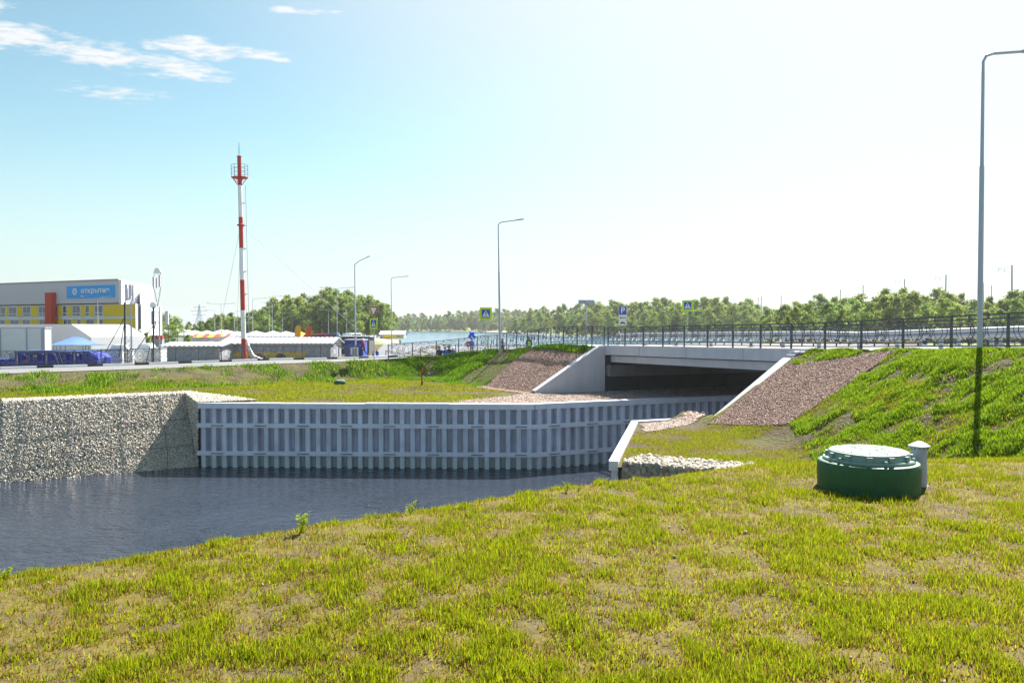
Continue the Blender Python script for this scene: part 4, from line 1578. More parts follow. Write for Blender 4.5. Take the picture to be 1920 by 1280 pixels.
manhole('wide green plastic manhole chamber with pale ribbed lid in the front grass', 3.31, 7.38, 0.96)
m2 = manhole('small green manhole chamber on the far grass terrace', X(637, 51.5), 51.5, 0.8)
root = thing('vent_pipe', 'grey vent pipe with conical cap beside the green manhole', 'vent pipe', (3.845, 7.50, gz(3.845, 7.5) - 0.02))
p = MB()
p.lathe([(0.085, 0.0), (0.086, 0.02), (0.078, 0.03), (0.071, 0.035), (0.068, 0.30), (0.072, 0.302), (0.072, 0.335), (0.069, 0.338), (0.069, 0.385)], n=28)
part('pipe', p, M['vent'], root, True)
c = MB()
c.lathe([(0.058, 0.386), (0.094, 0.388), (0.096, 0.398), (0.05, 0.425), (0.015, 0.440), (0.0, 0.441)], n=28)
part('cap', c, M['vent'], root, True)
for k in range(14):
    a = 2 * math.pi * k / 14
    part('louvre', MB().box((0.076 * math.cos(a), 0.076 * math.sin(a), 0.374), (0.012, 0.012, 0.026), a), M['vent'], root)

# ------------------------------------------------------------------ radio mast
D = 72.0
x = X(457.5, D)
root = thing('radio_mast', 'tall red and white banded steel mast with a railed platform and guy wires', 'mast', (x, D, gz(x, D) - 0.05))
root.rotation_euler = (0, R(-1.0), 0)
bands = [675, 627, 574, 517, 458, 400, 341, 288]
zs = [(675 - b) / F * D for b in bands]
zs[0] = -0.3
for i in range(7):
    r0 = 0.215 - 0.006 * i; r1 = r0 - 0.003
    pts = [(0, 0, zs[i]), (0, 0, zs[i + 1])]
    if i == 0:
        mbm = MB().tube([(0, 0, zs[0]), (0, 0, 0.2), (0, 0, 1.1), (0, 0, zs[1])], [0.40, 0.36, 0.23, 0.21], 14)
    else:
        mbm = MB().tube(pts, [r0, r1], 14)
    part('red_section' if i % 2 == 0 else 'white_section', mbm, M['red'] if i % 2 == 0 else M['white'], root, True)
zp = (675 - 327) / F * D
mb = MB().lathe([(0.2, zp - 0.02), (0.72, zp - 0.02), (0.72, zp + 0.05), (0.2, zp + 0.05)], n=16)
plat = part('platform', mb, M['red'], root)
mb = MB()
for k in range(8):
    a = 2 * math.pi * k / 8
    mb.tube([(0.18 * math.cos(a), 0.18 * math.sin(a), zp - 0.65), (0.66 * math.cos(a), 0.66 * math.sin(a), zp)], 0.025, 5)
part('brackets', mb, M['red'], root)
mb = MB()
for k in range(10):
    a = 2 * math.pi * k / 10
    mb.tube([(0.74 * math.cos(a), 0.74 * math.sin(a), zp), (0.74 * math.cos(a), 0.74 * math.sin(a), zp + 1.12)], 0.016, 5)
for zz in (0.4, 0.76, 1.12):
    mb.tube([(0.74 * math.cos(2 * math.pi * k / 20), 0.74 * math.sin(2 * math.pi * k / 20), zp + zz) for k in range(21)], 0.016, 5)
part('guard_cage', mb, M['rail'], plat)
part('top_cap', MB().lathe([(0.2, zs[-1]), (0.2, zs[-1] + 0.06), (0, zs[-1] + 0.07)], n=14), M['black'], root)
for o_ in (-0.05, 0.06):
    part('aerial', MB().tube([(o_, 0, zs[-1]), (o_ * 0.6, 0, zs[-1] + 1.3)], [0.018, 0.008], 6), M['rail'], root)
mb = MB().tube([(0.52, 0, 0.4), (0.50, 0, zp - 0.7)], 0.022, 6)
lad = part('ladder_rail', mb, M['galv'], root)
for k in range(60):
    z = 0.5 + k * 0.25
    part('rung', MB().tube([(0.20, 0, z), (0.34, 0, z)], 0.012, 4), M['galv'], root)
for z in [2.2 + 2.05 * k for k in range(7)]:
    part('bracket', MB().extrude([(0.19, 0, z - 0.06), (0.19, 0, z + 0.06), (0.52, 0, z + 0.03)], (0, 0.04, 0)), M['galv'], root)
zg = (675 - 415) / F * D
part('guy_collar', MB().lathe([(0.2, zg - 0.1), (0.34, zg - 0.05), (0.34, zg + 0.05), (0.2, zg + 0.1)], n=12), M['red'], root)
for (gx_, gy_) in ((-9.5, 18.0), (-5.6, 14.0), (9.6, 20.0)):
    part('guy_wire', MB().tube([(0, 0, zg), (gx_, gy_, 0.0)], 0.016, 4), M['galv'], root)
mb = MB()
mb.tube([(0.3, -0.1, 2.2), (0.55, -0.2, 1.4), (0.9, -0.25, 0.7), (1.6, -0.25, 0.35), (2.4, -0.25, 0.25)], [0.10, 0.14, 0.18, 0.2, 0.12], 8)
part('wrapped_cable', mb, M['white'], root, True)
for k in range(2):
    xx = X((487, 526)[k], D + 1); 
    o = thing('cable_drum', 'round brown cable drum lying by the foot of the banded mast', 'cable drum', (xx, D + 1.0, gz(xx, D + 1) + 0.0), R(20 * k), 'brown cable drums')
    mb = MB()
    mb.lathe([(0.46, -0.3), (0.46, -0.22), (0.28, -0.21), (0.28, 0.21), (0.46, 0.22), (0.46, 0.3)], n=24)
    me = mb.mesh('drum', M['brown'], True); me.transform(Matrix.Translation((0, 0, 0.46)) @ Matrix.Rotation(R(90), 4, 'X'))
    link('drum', me, o)
    mb = MB().tube([(0.6, 0, 0.3), (1.1, -0.1, 0.16), (1.8, -0.2, 0.12)], [0.10, 0.14, 0.06], 7)
    part('cable_end', mb, M['white'], o, True)


# ------------------------------------------------------------------ mobile cell masts on trailers
def cell_mast(label, px, ytop, D, kind):
    x = X(px, D); z = gz(x, D)
    root = thing('cell_mast', label, 'cell mast', (x, D, z))
    H_ = Z(ytop, D) - z
    zt = H_ * (0.80 if kind == 0 else 0.62)
    w0 = 0.26
    mb = MB()
    cor = [(-w0, -w0 * 0.6), (w0, -w0 * 0.6), (0, w0)]
    for c in cor:
        mb.tube([(c[0], c[1], 0.0), (c[0] * 0.8, c[1] * 0.8, zt)], 0.035, 5)
    k = 0; zz = 0.4
    while zz < zt - 0.45:
        for i in range(3):
            a, b = cor[i], cor[(i + 1) % 3]
            mb.tube([(a[0] * 0.9, a[1] * 0.9, zz), (b[0] * 0.9, b[1] * 0.9, zz + 0.42)], 0.016, 4, False)
        zz += 0.42
    part('lattice', mb, M['galv'], root)
    part('feeder_cable', MB().tube([(-w0 - 0.02, -0.2, 0.3), (-w0, -0.2, zt * 0.98)], 0.055, 6), M['black'], root)
    if kind == 0:
        for i, (ax, ay, hh) in enumerate(((-0.16, -0.1, 1.0), (0.12, -0.1, 0.9), (0.2, 0.15, 1.0))):
            part('antenna', MB().box((ax, ay, H_ - 0.62 * hh - 0.1), (0.20, 0.12, 1.25 * hh)), M['facadegrey'], root)
        part('antenna_frame', MB().tube([(0, 0, zt), (-0.28, 0, zt + 0.6), (-0.28, 0, H_)], 0.03, 5).tube([(0, 0, zt), (0.3, 0, zt + 0.6), (0.3, 0, H_)], 0.03, 5), M['galv'], root)
    else:
        part('antenna_frame', MB().tube([(0, 0, zt), (-0.25, 0, H_ * 0.80), (-0.25, 0, H_ - 0.3)], 0.03, 5).tube([(0, 0, zt), (0.25, 0, H_ * 0.80), (0.25, 0, H_ - 0.3)], 0.03, 5).tube([(-0.35, 0, zt * 0.9), (0.75, 0, zt * 0.9)], 0.02, 5).tube([(-0.35, 0, zt * 0.75), (0.75, 0, zt * 0.75)], 0.02, 5), M['galv'], root)
        for (ax, zz, hh) in ((-0.26, H_ * 0.85, 0.95), (-0.02, H_ * 0.85, 0.8), (0.20, H_ * 0.87, 0.95)):
            part('antenna', MB().box((ax, -0.05, zz), (0.14, 0.12, hh)), M['facadegrey'], root)
        for (ax, zz) in ((-0.35, zt * 0.82), (0.75, zt * 0.82)):
            part('antenna', MB().box((ax, -0.05, zz), (0.22, 0.14, 1.05)), M['facadegrey'], root)
        dsh = MB().extrude([(0.04 + 0.24 * math.cos(R(18 * i)), -0.12, H_ - 0.25 + 0.24 * math.sin(R(18 * i))) for i in range(20)], (0, 0.16, 0))
        part('dish', dsh, M['white'], root)
        dsh = MB().extrude([(-0.32 + 0.26 * math.cos(R(18 * i)), -0.12, zt + 0.1 + 0.26 * math.sin(R(18 * i))) for i in range(20)], (0, 0.16, 0))
        part('dish', dsh, M['white'], root)
    for (gx_, gy_) in ((-2.1, -0.6), (-1.5, 1.2)):
        part('stay', MB().tube([(-0.3 if kind == 0 else -0.1, 0, zt * 0.78), (gx_, gy_, 0.4)], 0.03, 5), M['black'], root)
    return root


cell_mast('short lattice cell mast with paired panel antennas on the first white trailer', 243, 531, 60.5, 0)
cell_mast('taller cell mast with round dishes and panel antennas at the second white trailer', 296, 502, 62.0, 1)


def trailer(label, px0, px1, y0, D):
    x0, x1 = X(px0, D), X(px1, D)
    w_ = x1 - x0
    xm = (x0 + x1) / 2
    z = gz(xm, D)
    root = thing('equipment_trailer', label, 'trailer', (xm, D, z))
    H_ = Z(y0, D) - z
    b = part('body', MB().box((0, 0, 0.45 + (H_ - 0.45) / 2), (w_, 2.0, H_ - 0.45)), M['white'], root)
    part('roof_trim', MB().box((0, 0, H_ + 0.03), (w_ + 0.06, 2.06, 0.08)), M['galv'], root)
    ac = MB().extrude([(-0.55, -0.5, H_ + 0.07), (0.55, -0.5, H_ + 0.07), (0.42, -0.5, H_ + 0.42), (-0.35, -0.5, H_ + 0.42)], (0, 1.0, 0))
    part('air_conditioner', ac, M['white'], root)
    for sx in (-0.25, 0.25):
        wh = MB().lathe([(0.0, -0.1), (0.22, -0.1), (0.33, -0.08), (0.33, 0.08), (0.22, 0.1), (0.0, 0.1)], n=18)
        me = wh.mesh('wheel', M['black'], True); me.transform(Matrix.Translation((sx * w_, -0.85, 0.33)) @ Matrix.Rotation(R(90), 4, 'X'))
        link('wheel', me, root)
    part('door', MB().box((w_ * 0.28, -1.012, 0.5 + (H_ - 0.6) / 2), (0.7, 0.02, H_ - 0.75)), M['facadewhite'], root)
    return root


trailer('white box trailer with rooftop cooler behind the shorter cell mast', 208, 240, 656, 62.5)
trailer('longer white box trailer with rooftop cooler between the two cell masts', 246, 303, 653, 65.5)

# ------------------------------------------------------------------ big left-hand building
def facade_pt(px, A, B):
    """point of the facade line seen at a bearing"""
    k = (px - 960.0) / F
    dx_, dy_ = B[0] - A[0], B[1] - A[1]
    t = (k * A[1] - A[0]) / (dx_ - k * dy_)
    return Vector((A[0] + dx_ * t, A[1] + dy_ * t, 0))


C0 = Vector((-61.3, 125.0, 0)); C1 = Vector((-113.0, 149.5, 0)); C2 = Vector((-66.0, 146.0, 0))
root = thing('school_building', 'three storey grey and white building with yellow window bands and a blue banner', 'building', (-85, 138, 3.4))
L0 = root.location


def wpart(name, mb, m, par=None, smooth=False):
    mb.v = [(p[0] - L0.x, p[1] - L0.y, p[2] - L0.z) for p in mb.v]
    return part(name, mb, m, par or root, smooth)


fe = (C1 - C0).normalized(); fo = Vector((fe.y, -fe.x, 0))
if fo.y > 0: fo = -fo
Cr = facade_pt(255, C0, C1)
back = Vector((-4.7, 21, 0))
poly = [Cr, C1, C1 + back, Cr + back * 0.9]
wpart('wall', MB().prism([(p.x, p.y) for p in poly], 3.2, 10.45), M['facadewhite'])
up = [C0 + fo * 0.35, C1 + fo * 0.35, C1 + back, C2]
wpart('attic', MB().prism([(p.x, p.y) for p in up], 10.62, 14.2), M['facadegrey'])
wpart('attic_end', MB().prism([((C0 + fo * 0.36).x, (C0 + fo * 0.36).y), (C2.x, C2.y), (C2.x + 0.35, C2.y - 0.1), ((C0 + fo * 0.36).x + 0.35, (C0 + fo * 0.36).y + 0.05)], 10.3, 14.22), M['facadewhite'])
wpart('roof_edge', MB().prism([(p.x, p.y) for p in [C0 + fo * 0.5, C1 + fo * 0.5, C1 + back, C2]], 14.23, 14.36), M['shed'])
Tw = [facade_pt(254, C0, C1) + Vector((0.2, 1.5, 0)), Vector((X(281, 128), 128, 0)), Vector((X(285, 139), 139, 0)), Vector((X(262, 139), 139, 0))]
wpart('stair_tower', MB().prism([(p.x, p.y) for p in Tw], 3.2, 12.7), M['facadewhite'])


def fquad(mb, pxa, pxb, za, zb, off, th=0.06):
    a, b = facade_pt(pxa, C0, C1) + fo * off, facade_pt(pxb, C0, C1) + fo * off
    mb.extrude([(a.x, a.y, za), (b.x, b.y, za), (b.x, b.y, zb), (a.x, a.y, zb)], fo * th)
    return mb


zrow = {1: (8.55, 10.35), 2: (6.35, 8.15)}
wins = {1: [(-68, -42), (-28, -14), (-6, 11), (17.5, 32), (44, 58), (73.5, 88), (97, 108), (119.5, 126), (137, 151), (161.5, 168), (179, 193.5)],
        2: [(-60, -46), (-30, -16), (-4, 9.5), (20, 36), (43, 57), (74.5, 88.5), (120.5, 134.5), (145.5, 152), (162, 177), (187.5, 194)]}
for r_, (za, zb) in zrow.items():
    cur = -75
    for (a, b) in wins[r_] + [(255, 256)]:
        g = 1.3
        if a - g > cur + 1.5:
            wpart('yellow_panel', fquad(MB(), cur, a - g, za, zb, 0.002), M['facadeyellow'])
        cur = b + g
        if b > 254: break
        wn = wpart('window', fquad(MB(), a - 0.9, b + 0.9, za + 0.03, zb - 0.03, 0.004, 0.05), M['facadewhite'])
        n = 2 if b - a > 9 else 1
        for k in range(n):
            pa = a + (b - a) * k / n + 0.35; pb = a + (b - a) * (k + 1) / n - 0.35
            zm = za + (zb - za) * 0.30
            wpart('pane', fquad(MB(), pa, pb, zm + 0.06, zb - 0.12, 0.056, 0.01), M['glass'], wn)
            wpart('pane', fquad(MB(), pa, pb, za + 0.12, zm - 0.06, 0.056, 0.01), M['glass'], wn)
for wpt in [o for o in root.children if o.name.startswith('window')]:
    for ch in wpt.children: ch.location = (0, 0, 0)
wpart('ground_storey', fquad(MB(), -75, 247, 3.2, 5.75, 0.003, 0.04), M['facadegrey'])
for (a, b) in ((174, 183), (193, 203)):
    wn = wpart('window', fquad(MB(), a, b, 4.7, 5.6, 0.045, 0.03), M['facadewhite'])
    for k in range(2):
        for (za, zb) in ((4.78, 5.08), (5.16, 5.52)):
            wpart('pane', fquad(MB(), a + 0.6 + k * 4.6, a + 4.4 + k * 4.6, za, zb, 0.078, 0.01), M['glass'], wn)
wpart('yellow_panel', fquad(MB(), 185.5, 191.5, 4.7, 5.6, 0.045, 0.03), M['facadeyellow'])
mb = fquad(MB(), 99, 110.5, 6.0, 12.45, 0.4, 0.9)
wpart('red_pillar', mb, M['redcol'])
bn = wpart('banner', fquad(MB(), 130.5, 220.5, 11.45, 13.45, 0.36, 0.06), M['banner'])
bc = (facade_pt(130.5, C0, C1) + facade_pt(220.5, C0, C1)) / 2 + fo * 0.46
ang = math.atan2(-fe.y, -fe.x)
wB = (facade_pt(130.5, C0, C1) - facade_pt(220.5, C0, C1)).length
me = text_mesh('lettering', 'открытие', 1.12, M['white'], 0.03)
o = link('lettering', me, bn, (bc.x - L0.x - fe.x * wB * 0.105, bc.y - L0.y - fe.y * wB * 0.105, 12.62 - L0.z), ang)
wt = max(v.co.x for v in me.vertices) - min(v.co.x for v in me.vertices)
o.scale = (wB * 0.585 / wt, 1, 1)
me = text_mesh('lettering', 'Банк', 0.36, M['white'], 0.03)
link('lettering', me, bn, (bc.x - L0.x + fe.x * wB * 0.16, bc.y - L0.y + fe.y * wB * 0.16, 11.78 - L0.z), ang)
em = MB()
ec = Vector((bc.x, bc.y, 12.55)) + fe * wB * 0.32
for i in range(28):
    a0, a1 = R(360 / 28 * i), R(360 / 28 * (i + 1))
    qv = []
    for (a, r_) in ((a0, 0.30), (a1, 0.30), (a1, 0.56), (a0, 0.56)):
        p_ = ec - fe * (r_ * math.cos(a)) + Vector((0, 0, r_ * math.sin(a)))
        qv.append(p_)
    em.extrude(qv, fo * 0.05)
for sgn in (-1, 1):
    qv = [ec - fe * (sgn * 0.19 * math.cos(R(t))) + Vector((0, 0, 0.19 * math.sin(R(t)))) for t in (-55, -25, 0, 25, 55)]
    qv += [ec - fe * (sgn * 0.10 * math.cos(R(t))) + Vector((0, 0, 0.14 * math.sin(R(t)))) for t in (55, 0, -55)]
    em.extrude(qv, fo * 0.02)
wpart('emblem', em, M['white'], bn)
for ch in bn.children:
    pass

# ------------------------------------------------------------------ tents, sheds, containers behind the side road
D = 82.0
x0, x1 = X(-60, D), X(171, D)
root = thing('event_tent', 'large white gabled event tent behind the blue container', 'tent', (X(60, D), D, 3.5))
L0 = root.location
ridge = Z(607.5, D); eave = Z(632, D)
xa = X(134, D)
mb = MB()
mb.v = []
vs = [(x0, D, 3.3), (x1, D, 3.3), (x1, D, eave), (xa, D, ridge), (x0, D, ridge), (x0, D + 10, 3.3), (x1 + 1, D + 10, 3.3), (x1 + 1, D + 10, eave), (xa + 1, D + 10, ridge), (x0, D + 10, ridge)]
mb.add(vs, [(0, 1, 2, 3, 4), (9, 8, 7, 6, 5), (1, 6, 7, 2), (2, 7, 8, 3), (3, 8, 9, 4), (0, 4, 9, 5)])
wpart('tent_skin', mb, M['tent'])
for px in (115, 134, 150):
    wpart('wall_seam', MB().box((X(px, D), D - 0.02, (3.4 + eave) / 2), (0.06, 0.05, eave - 3.4)), M['facadewhite'])

D = 70.0
root = thing('awning', 'sagging light blue awning on thin posts beside the white ribbed trailer', 'awning', (X(128, D), D, 3.5))
L0 = root.location
vs, fs = [], []
n = 9
for i in range(n):
    t = i / (n - 1)
    px = 92 + (166 - 92) * t
    zt = Z(632 + 14.5 * (sstep(0.15, 0.75, t)), D)
    zb = Z(647 - 1.0 * t, D)
    vs += [(X(px, D), D, min(zb, zt - 0.02)), (X(px, D) + 0.3, D + 3.2, zt)]
for i in range(n - 1):
    fs.append((2 * i, 2 * i + 2, 2 * i + 3, 2 * i + 1))
mb = MB().add(vs, fs)
mb.add([(p[0], p[1], p[2] - 0.03) for p in vs], [f[::-1] for f in fs])
wpart('canopy', mb, M['awning'])
for px in (100, 106, 112, 122, 155, 160, 166):
    wpart('post', MB().tube([(X(px, D), D + 0.02, 3.4), (X(px, D), D + 0.02, Z(648, D))], 0.03, 6), M['rail'])

D = 68.0
root = thing('ribbed_trailer', 'tall white trailer with horizontal ribbed side by the large tent', 'trailer', (X(40, D), D, 3.5))
L0 = root.location
za, zb = Z(657, D) - 1.0, Z(615.5, D)
xa, xb = X(-45, D), X(84, D)
wpart('body', MB().box(((xa + xb) / 2, D + 0.5, (za + zb) / 2), (xb - xa, 0.9, zb - za)), M['facadewhite'])
nr_ = 15
for i in range(nr_):
    z = za + (zb - za) * (i + 0.5) / nr_
    wpart('rib', MB().box(((xa + xb) / 2, D + 0.03, z), (xb - xa - 0.02, 0.04, (zb - za) / nr_ * 0.72)), M['white'])
for px in (1, 50, 81):
    wpart('upright', MB().box((X(px, D), D - 0.01, (za + zb) / 2), (0.10 if px < 80 else 0.32, 0.05, zb - za)), M['signback'])
wpart('roof_trim', MB().box(((xa + xb) / 2, D + 0.5, zb + 0.05), (xb - xa + 0.1, 1.0, 0.10)), M['galv'])
for px in (-10, 20, 60):
    wpart('wheel', MB().extrude([(X(px, D) + 0.45 * math.cos(R(20 * i)), D + 0.1, za - 0.1 + 0.45 * math.sin(R(20 * i))) for i in range(18)], (0, 0.3, 0)), M['black'])

D = 57.5
root = thing('blue_container', 'dark blue steel skip container with ribbed side behind the railing', 'container', (X(105, D), D, 3.55))
L0 = root.location
xa, xb = X(28, D), X(182, D)
zt = Z(659.5, D)
ang = math.atan2(le.y, le.x) * 0.35
cx = (xa + xb) / 2
b = MB().extrude([(xa, D, 3.45), (xb, D, 3.45), (xb, D, Z(672, D)), (X(166, D), D, zt), (xa, D, zt)], (0, 2.2, 0))
wpart('body', b, M['bluebox'])
for i in range(12):
    px = 34 + i * 11.5
    wpart('rib', MB().box((X(px, D), D - 0.05, (3.5 + zt) / 2), (0.10, 0.08, zt - 3.6)), M['bluebox'])
wpart('top_rail', MB().box(((xa + X(166, D)) / 2, D - 0.04, zt + 0.0), (X(166, D) - xa, 0.16, 0.14)), M['bluecab'])
wpart('lid', MB().box(((xa + X(166, D)) / 2, D + 1.1, zt + 0.05), (X(166, D) - xa, 2.1, 0.05)), M['awning'])
wpart('notice', MB().box((X(67, D), D - 0.11, Z(667, D)), (0.26, 0.02, 0.20)), M['sand'])
wpart('notice', MB().box((X(49.5, D), D - 0.11, Z(676, D)), (0.28, 0.02, 0.16)), M['redcloth'])
wpart('notice', MB().box((X(147.5, D), D - 0.11, Z(664.5, D)), (0.13, 0.02, 0.15)), M['white'])
wpart('ladder', MB().tube([(X(104, D), D - 0.12, zt), (X(118, D), D - 0.2, 3.5)], 0.02, 5).tube([(X(112, D), D - 0.12, zt), (X(126, D), D - 0.2, 3.5)], 0.02, 5), M['galv'])
# low teal pontoon / blue tank further left
D = 60.0
root = thing('steel_tank', 'low dark blue tank with railing left of the blue container', 'tank', (X(0, D), D, 3.5))
L0 = root.location
wpart('body', MB().box((X(-8, D), D + 0.8, 3.95), (X(26, D) - X(-45, D), 1.6, 1.0)), M['bluebox'])
wpart('hatch', MB().box((X(22, D), D + 0.6, 4.65), (0.6, 0.9, 0.45)), M['shed'])
wpart('pipe', MB().tube([(X(-40, D), D - 0.15, 3.8), (X(26, D), D - 0.15, 3.8)], 0.12, 8), M['lid'])


def shed(label, pxa, pxb, D, ridge_y, eave_y, depth, gable=True, yellow=None, dz=0.0, skew=0.0):
    xa, xb = X(pxa, D), X(pxb, D)
    ze, zr = Z(eave_y, D), Z(ridge_y, D + depth / 2)
    zb_ = gz((xa + xb) / 2, D) - 0.1
    root = thing('storage_shed', label, 'shed', ((xa + xb) / 2, D, zb_))
    global L0
    globals()['root'] = root
    L0 = root.location
    wpart('wall', MB().box(((xa + xb) / 2, D + depth / 2, (zb_ + ze) / 2), (xb - xa, depth, ze - zb_)), M['shed'])
    for sx in (xa, xb):
        wpart('gable', MB().extrude([(sx - 0.02, D, ze - 0.02), (sx - 0.02, D + depth, ze - 0.02), (sx - 0.02, D + depth / 2, zr - 0.08)], (0.04, 0, 0)), M['facadewhite'])
    n = int((xb - xa + 0.6) / 0.45)
    mbr = MB()
    for i in range(n):                       # corrugated sheets
        a = xa - 0.3 + (xb - xa + 0.6) * i / n
        b = xa - 0.3 + (xb - xa + 0.6) * (i + 0.62) / n
        c = xa - 0.3 + (xb - xa + 0.6) * (i + 1) / n
        for (s, e, lift) in ((a, b, 0.05), (b, c, 0.0)):
            for (ya, yb) in ((D - 0.3, D + depth / 2), (D + depth + 0.3, D + depth / 2)):
                z0 = ze - 0.05 + lift; z1 = zr + lift
                mbr.add([(s, ya, z0), (e, ya, z0), (e, yb, z1), (s, yb, z1), (s, ya, z0 - 0.07), (e, ya, z0 - 0.07), (e, yb, z1 - 0.07), (s, yb, z1 - 0.07)],
                        [(0, 1, 2, 3), (7, 6, 5, 4), (0, 4, 5, 1), (1, 5, 6, 2), (3, 2, 6, 7), (0, 3, 7, 4)])
    mbr.v = [(p[0] - L0.x, p[1] - L0.y, p[2] - L0.z) for p in mbr.v]
    part('roof', mbr, M['shedroof'], root)
    if yellow:
        ya_, yb_ = yellow
        wpart('yellow_panel', MB().box(((X(ya_, D) + X(yb_, D)) / 2, D - 0.03, (zb_ + Z(660, D)) / 2), (X(yb_, D) - X(ya_, D), 0.06, Z(660, D) - zb_)), M['yellow'])
    wpart('eave_trim', MB().box(((xa + xb) / 2, D - 0.05, ze - 0.12), (xb - xa, 0.06, 0.10)), M['white'])
    return root


shed('long grey shed with white corrugated roof and yellow lower wall behind the banded mast', 416, 620, 80.0, 632.5, 642.5, 5.0, yellow=(416, 572))
shed('grey shed with white corrugated roof right of the cell masts', 306, 412, 76.0, 641.5, 647.5, 4.5)
shed('small yellow and grey kiosk with white roof on the sandy shore', 712, 757, 236.0, 620.2, 626.5, 7.0)
kx0, kx1 = X(718, 235.8), X(745, 235.8)
r2 = [o for o in COL.objects if o.get('label', '').startswith('small yellow')][0]
L0 = r2.location; root = r2
r2['category'] = 'kiosk'; r2.name = 'shore_kiosk'
wpart('yellow_panel', MB().box(((kx0 + kx1) / 2, 235.9, Z(630.5, 236)), (kx1 - kx0, 0.1, 1.25)), M['yellow'])
wpart('yellow_panel', MB().box((X(754, 235.8), 235.9, Z(630.5, 236)), (0.9, 0.1, 1.25)), M['yellow'])

# blue cabin
D = 80.0
xa, xb = X(647, D), X(681, D)
root = thing('blue_cabin', 'small bright blue cabin with a white framed hatch', 'cabin', ((xa + xb) / 2, D, gz(xa, D) - 0.05))
L0 = root.location
zt = Z(638, D); zb_ = L0.z - 0.05
wpart('body', MB().box(((xa + xb) / 2, D + 1.1, (zt + zb_) / 2), (xb - xa, 2.2, zt - zb_)), M['bluecab'])
for i in range(7):
    wpart('panel_rib', MB().box((xa + (xb - xa) * (i + 0.5) / 7, D - 0.02, (zt + zb_) / 2), (0.05, 0.04, zt - zb_ - 0.1)), M['bluecab'])
wpart('hatch_frame', MB().box((X(664.5, D), D - 0.06, Z(658.5, D)), (0.82, 0.06, 0.82)), M['white'])
wpart('hatch', MB().box((X(665, D), D - 0.10, Z(658.5, D)), (0.46, 0.04, 0.62)), M['shed'])
wpart('roof_slab', MB().box(((xa + xb) / 2, D + 1.0, zt + 0.05), (xb - xa + 0.15, 2.4, 0.1)), M['shed'])
# grey utility hut behind
D = 98.0
xa, xb = X(640, D), X(692, D)
root = thing('utility_hut', 'low flat grey hut behind the blue cabin', 'hut', ((xa + xb) / 2, D, 3.5))
L0 = root.location
wpart('wall', MB().box(((xa + xb) / 2, D + 2, (3.3 + Z(632, D)) / 2), (xb - xa, 4, Z(632, D) - 3.3)), M['concrete_dark'])
wpart('roof', MB().box(((xa + xb) / 2, D + 2, Z(631.5, D) + 0.05), (xb - xa + 0.4, 4.4, 0.14)), M['shed'])


def pavilion(px, D, w_, wall, peak, label, m='tent', group='white peaked event pavilions'):
    x = X(px, D)
    z = 3.4
    root = thing('pavilion', label, 'tent', (x, D, z), R(random.uniform(-12, 12)), group)
    h = w_ / 2
    sk = MB()
    vs = [(-h, -h, wall), (h, -h, wall), (h, h, wall), (-h, h, wall)]
    mid = [(-h * 0.45, -h * 0.45, wall + (peak - wall) * 0.42), (h * 0.45, -h * 0.45, wall + (peak - wall) * 0.42), (h * 0.45, h * 0.45, wall + (peak - wall) * 0.42), (-h * 0.45, h * 0.45, wall + (peak - wall) * 0.42)]
    sk.add(vs + mid + [(0, 0, peak)], [(0, 1, 5, 4), (1, 2, 6, 5), (2, 3, 7, 6), (3, 0, 4, 7), (4, 5, 8), (5, 6, 8), (6, 7, 8), (7, 4, 8)])
    part('roof', sk, M[m], root)
    part('valance', MB().box((0, -h, wall - 0.2), (w_, 0.04, 0.4)).box((h, 0, wall - 0.2), (0.04, w_, 0.4)).box((-h, 0, wall - 0.2), (0.04, w_, 0.4)), M[m], root)
    for (sx, sy) in ((-1, -1), (1, -1), (1, 1), (-1, 1)):
        part('pole', MB().tube([(sx * h * 0.97, sy * h * 0.97, -0.2), (sx * h * 0.97, sy * h * 0.97, wall)], 0.05, 6), M['galv'], root)
    part('back_wall', MB().box((0, h * 0.96, wall / 2 - 0.3), (w_ * 0.96, 0.05, wall - 0.6)), M['tent'], root)
    return root


for (px, D) in ((320, 168), (352, 160), (388, 165), (415, 172), (445, 158), (480, 150), (512, 155), (536, 149), (425, 185), (365, 182)):
    pavilion(px, D, 6.4 + random.uniform(-0.6, 1.0), 1.75, 2.75 + random.uniform(-0.15, 0.25), 'white peaked event pavilion on the ground beyond the long shed')
pavilion(563, 150, 4.2, 1.7, 2.6, 'small yellow peaked tent between the feather flags', 'yellowcloth', 'yellow tents')
for (px, D, c, c2) in ((382, 128, 'orange', 'white'), (400, 124, 'redcloth', 'yellowcloth'), (424, 126, 'redcloth', 'white'), (392, 116, 'yellowcloth', 'redcloth')):
    x = X(px, D)
    col = {'orange': 'orange', 'redcloth': 'red', 'yellowcloth': 'yellow', 'white': 'white'}
    root = thing('market_stall', f'{col[c]} striped low market stall with {col[c2]} counter among the tents', 'stall', (x, D, gz(x, D)), 0, 'market stalls')
    for k in range(4):
        part('awning_strip', MB().extrude([(-1.6 + 0.8 * k, -0.8, 1.75), (-0.8 + 0.8 * k, -0.8, 1.75), (-0.8 + 0.8 * k, 0.6, 2.15), (-1.6 + 0.8 * k, 0.6, 2.15)], (0, 0, 0.05)), M[c] if k % 2 == 0 else M[c2], root)
    part('counter', MB().box((0, -0.5, 0.5), (3.0, 0.6, 1.0)), M[c2], root)
    for sx in (-1.5, 1.5):
        part('pole', MB().tube([(sx, -0.7, 0), (sx, -0.7, 1.75)], 0.04, 6), M['galv'], root)
        part('pole', MB().tube([(sx, 0.5, 0), (sx, 0.5, 2.1)], 0.04, 6), M['galv'], root)


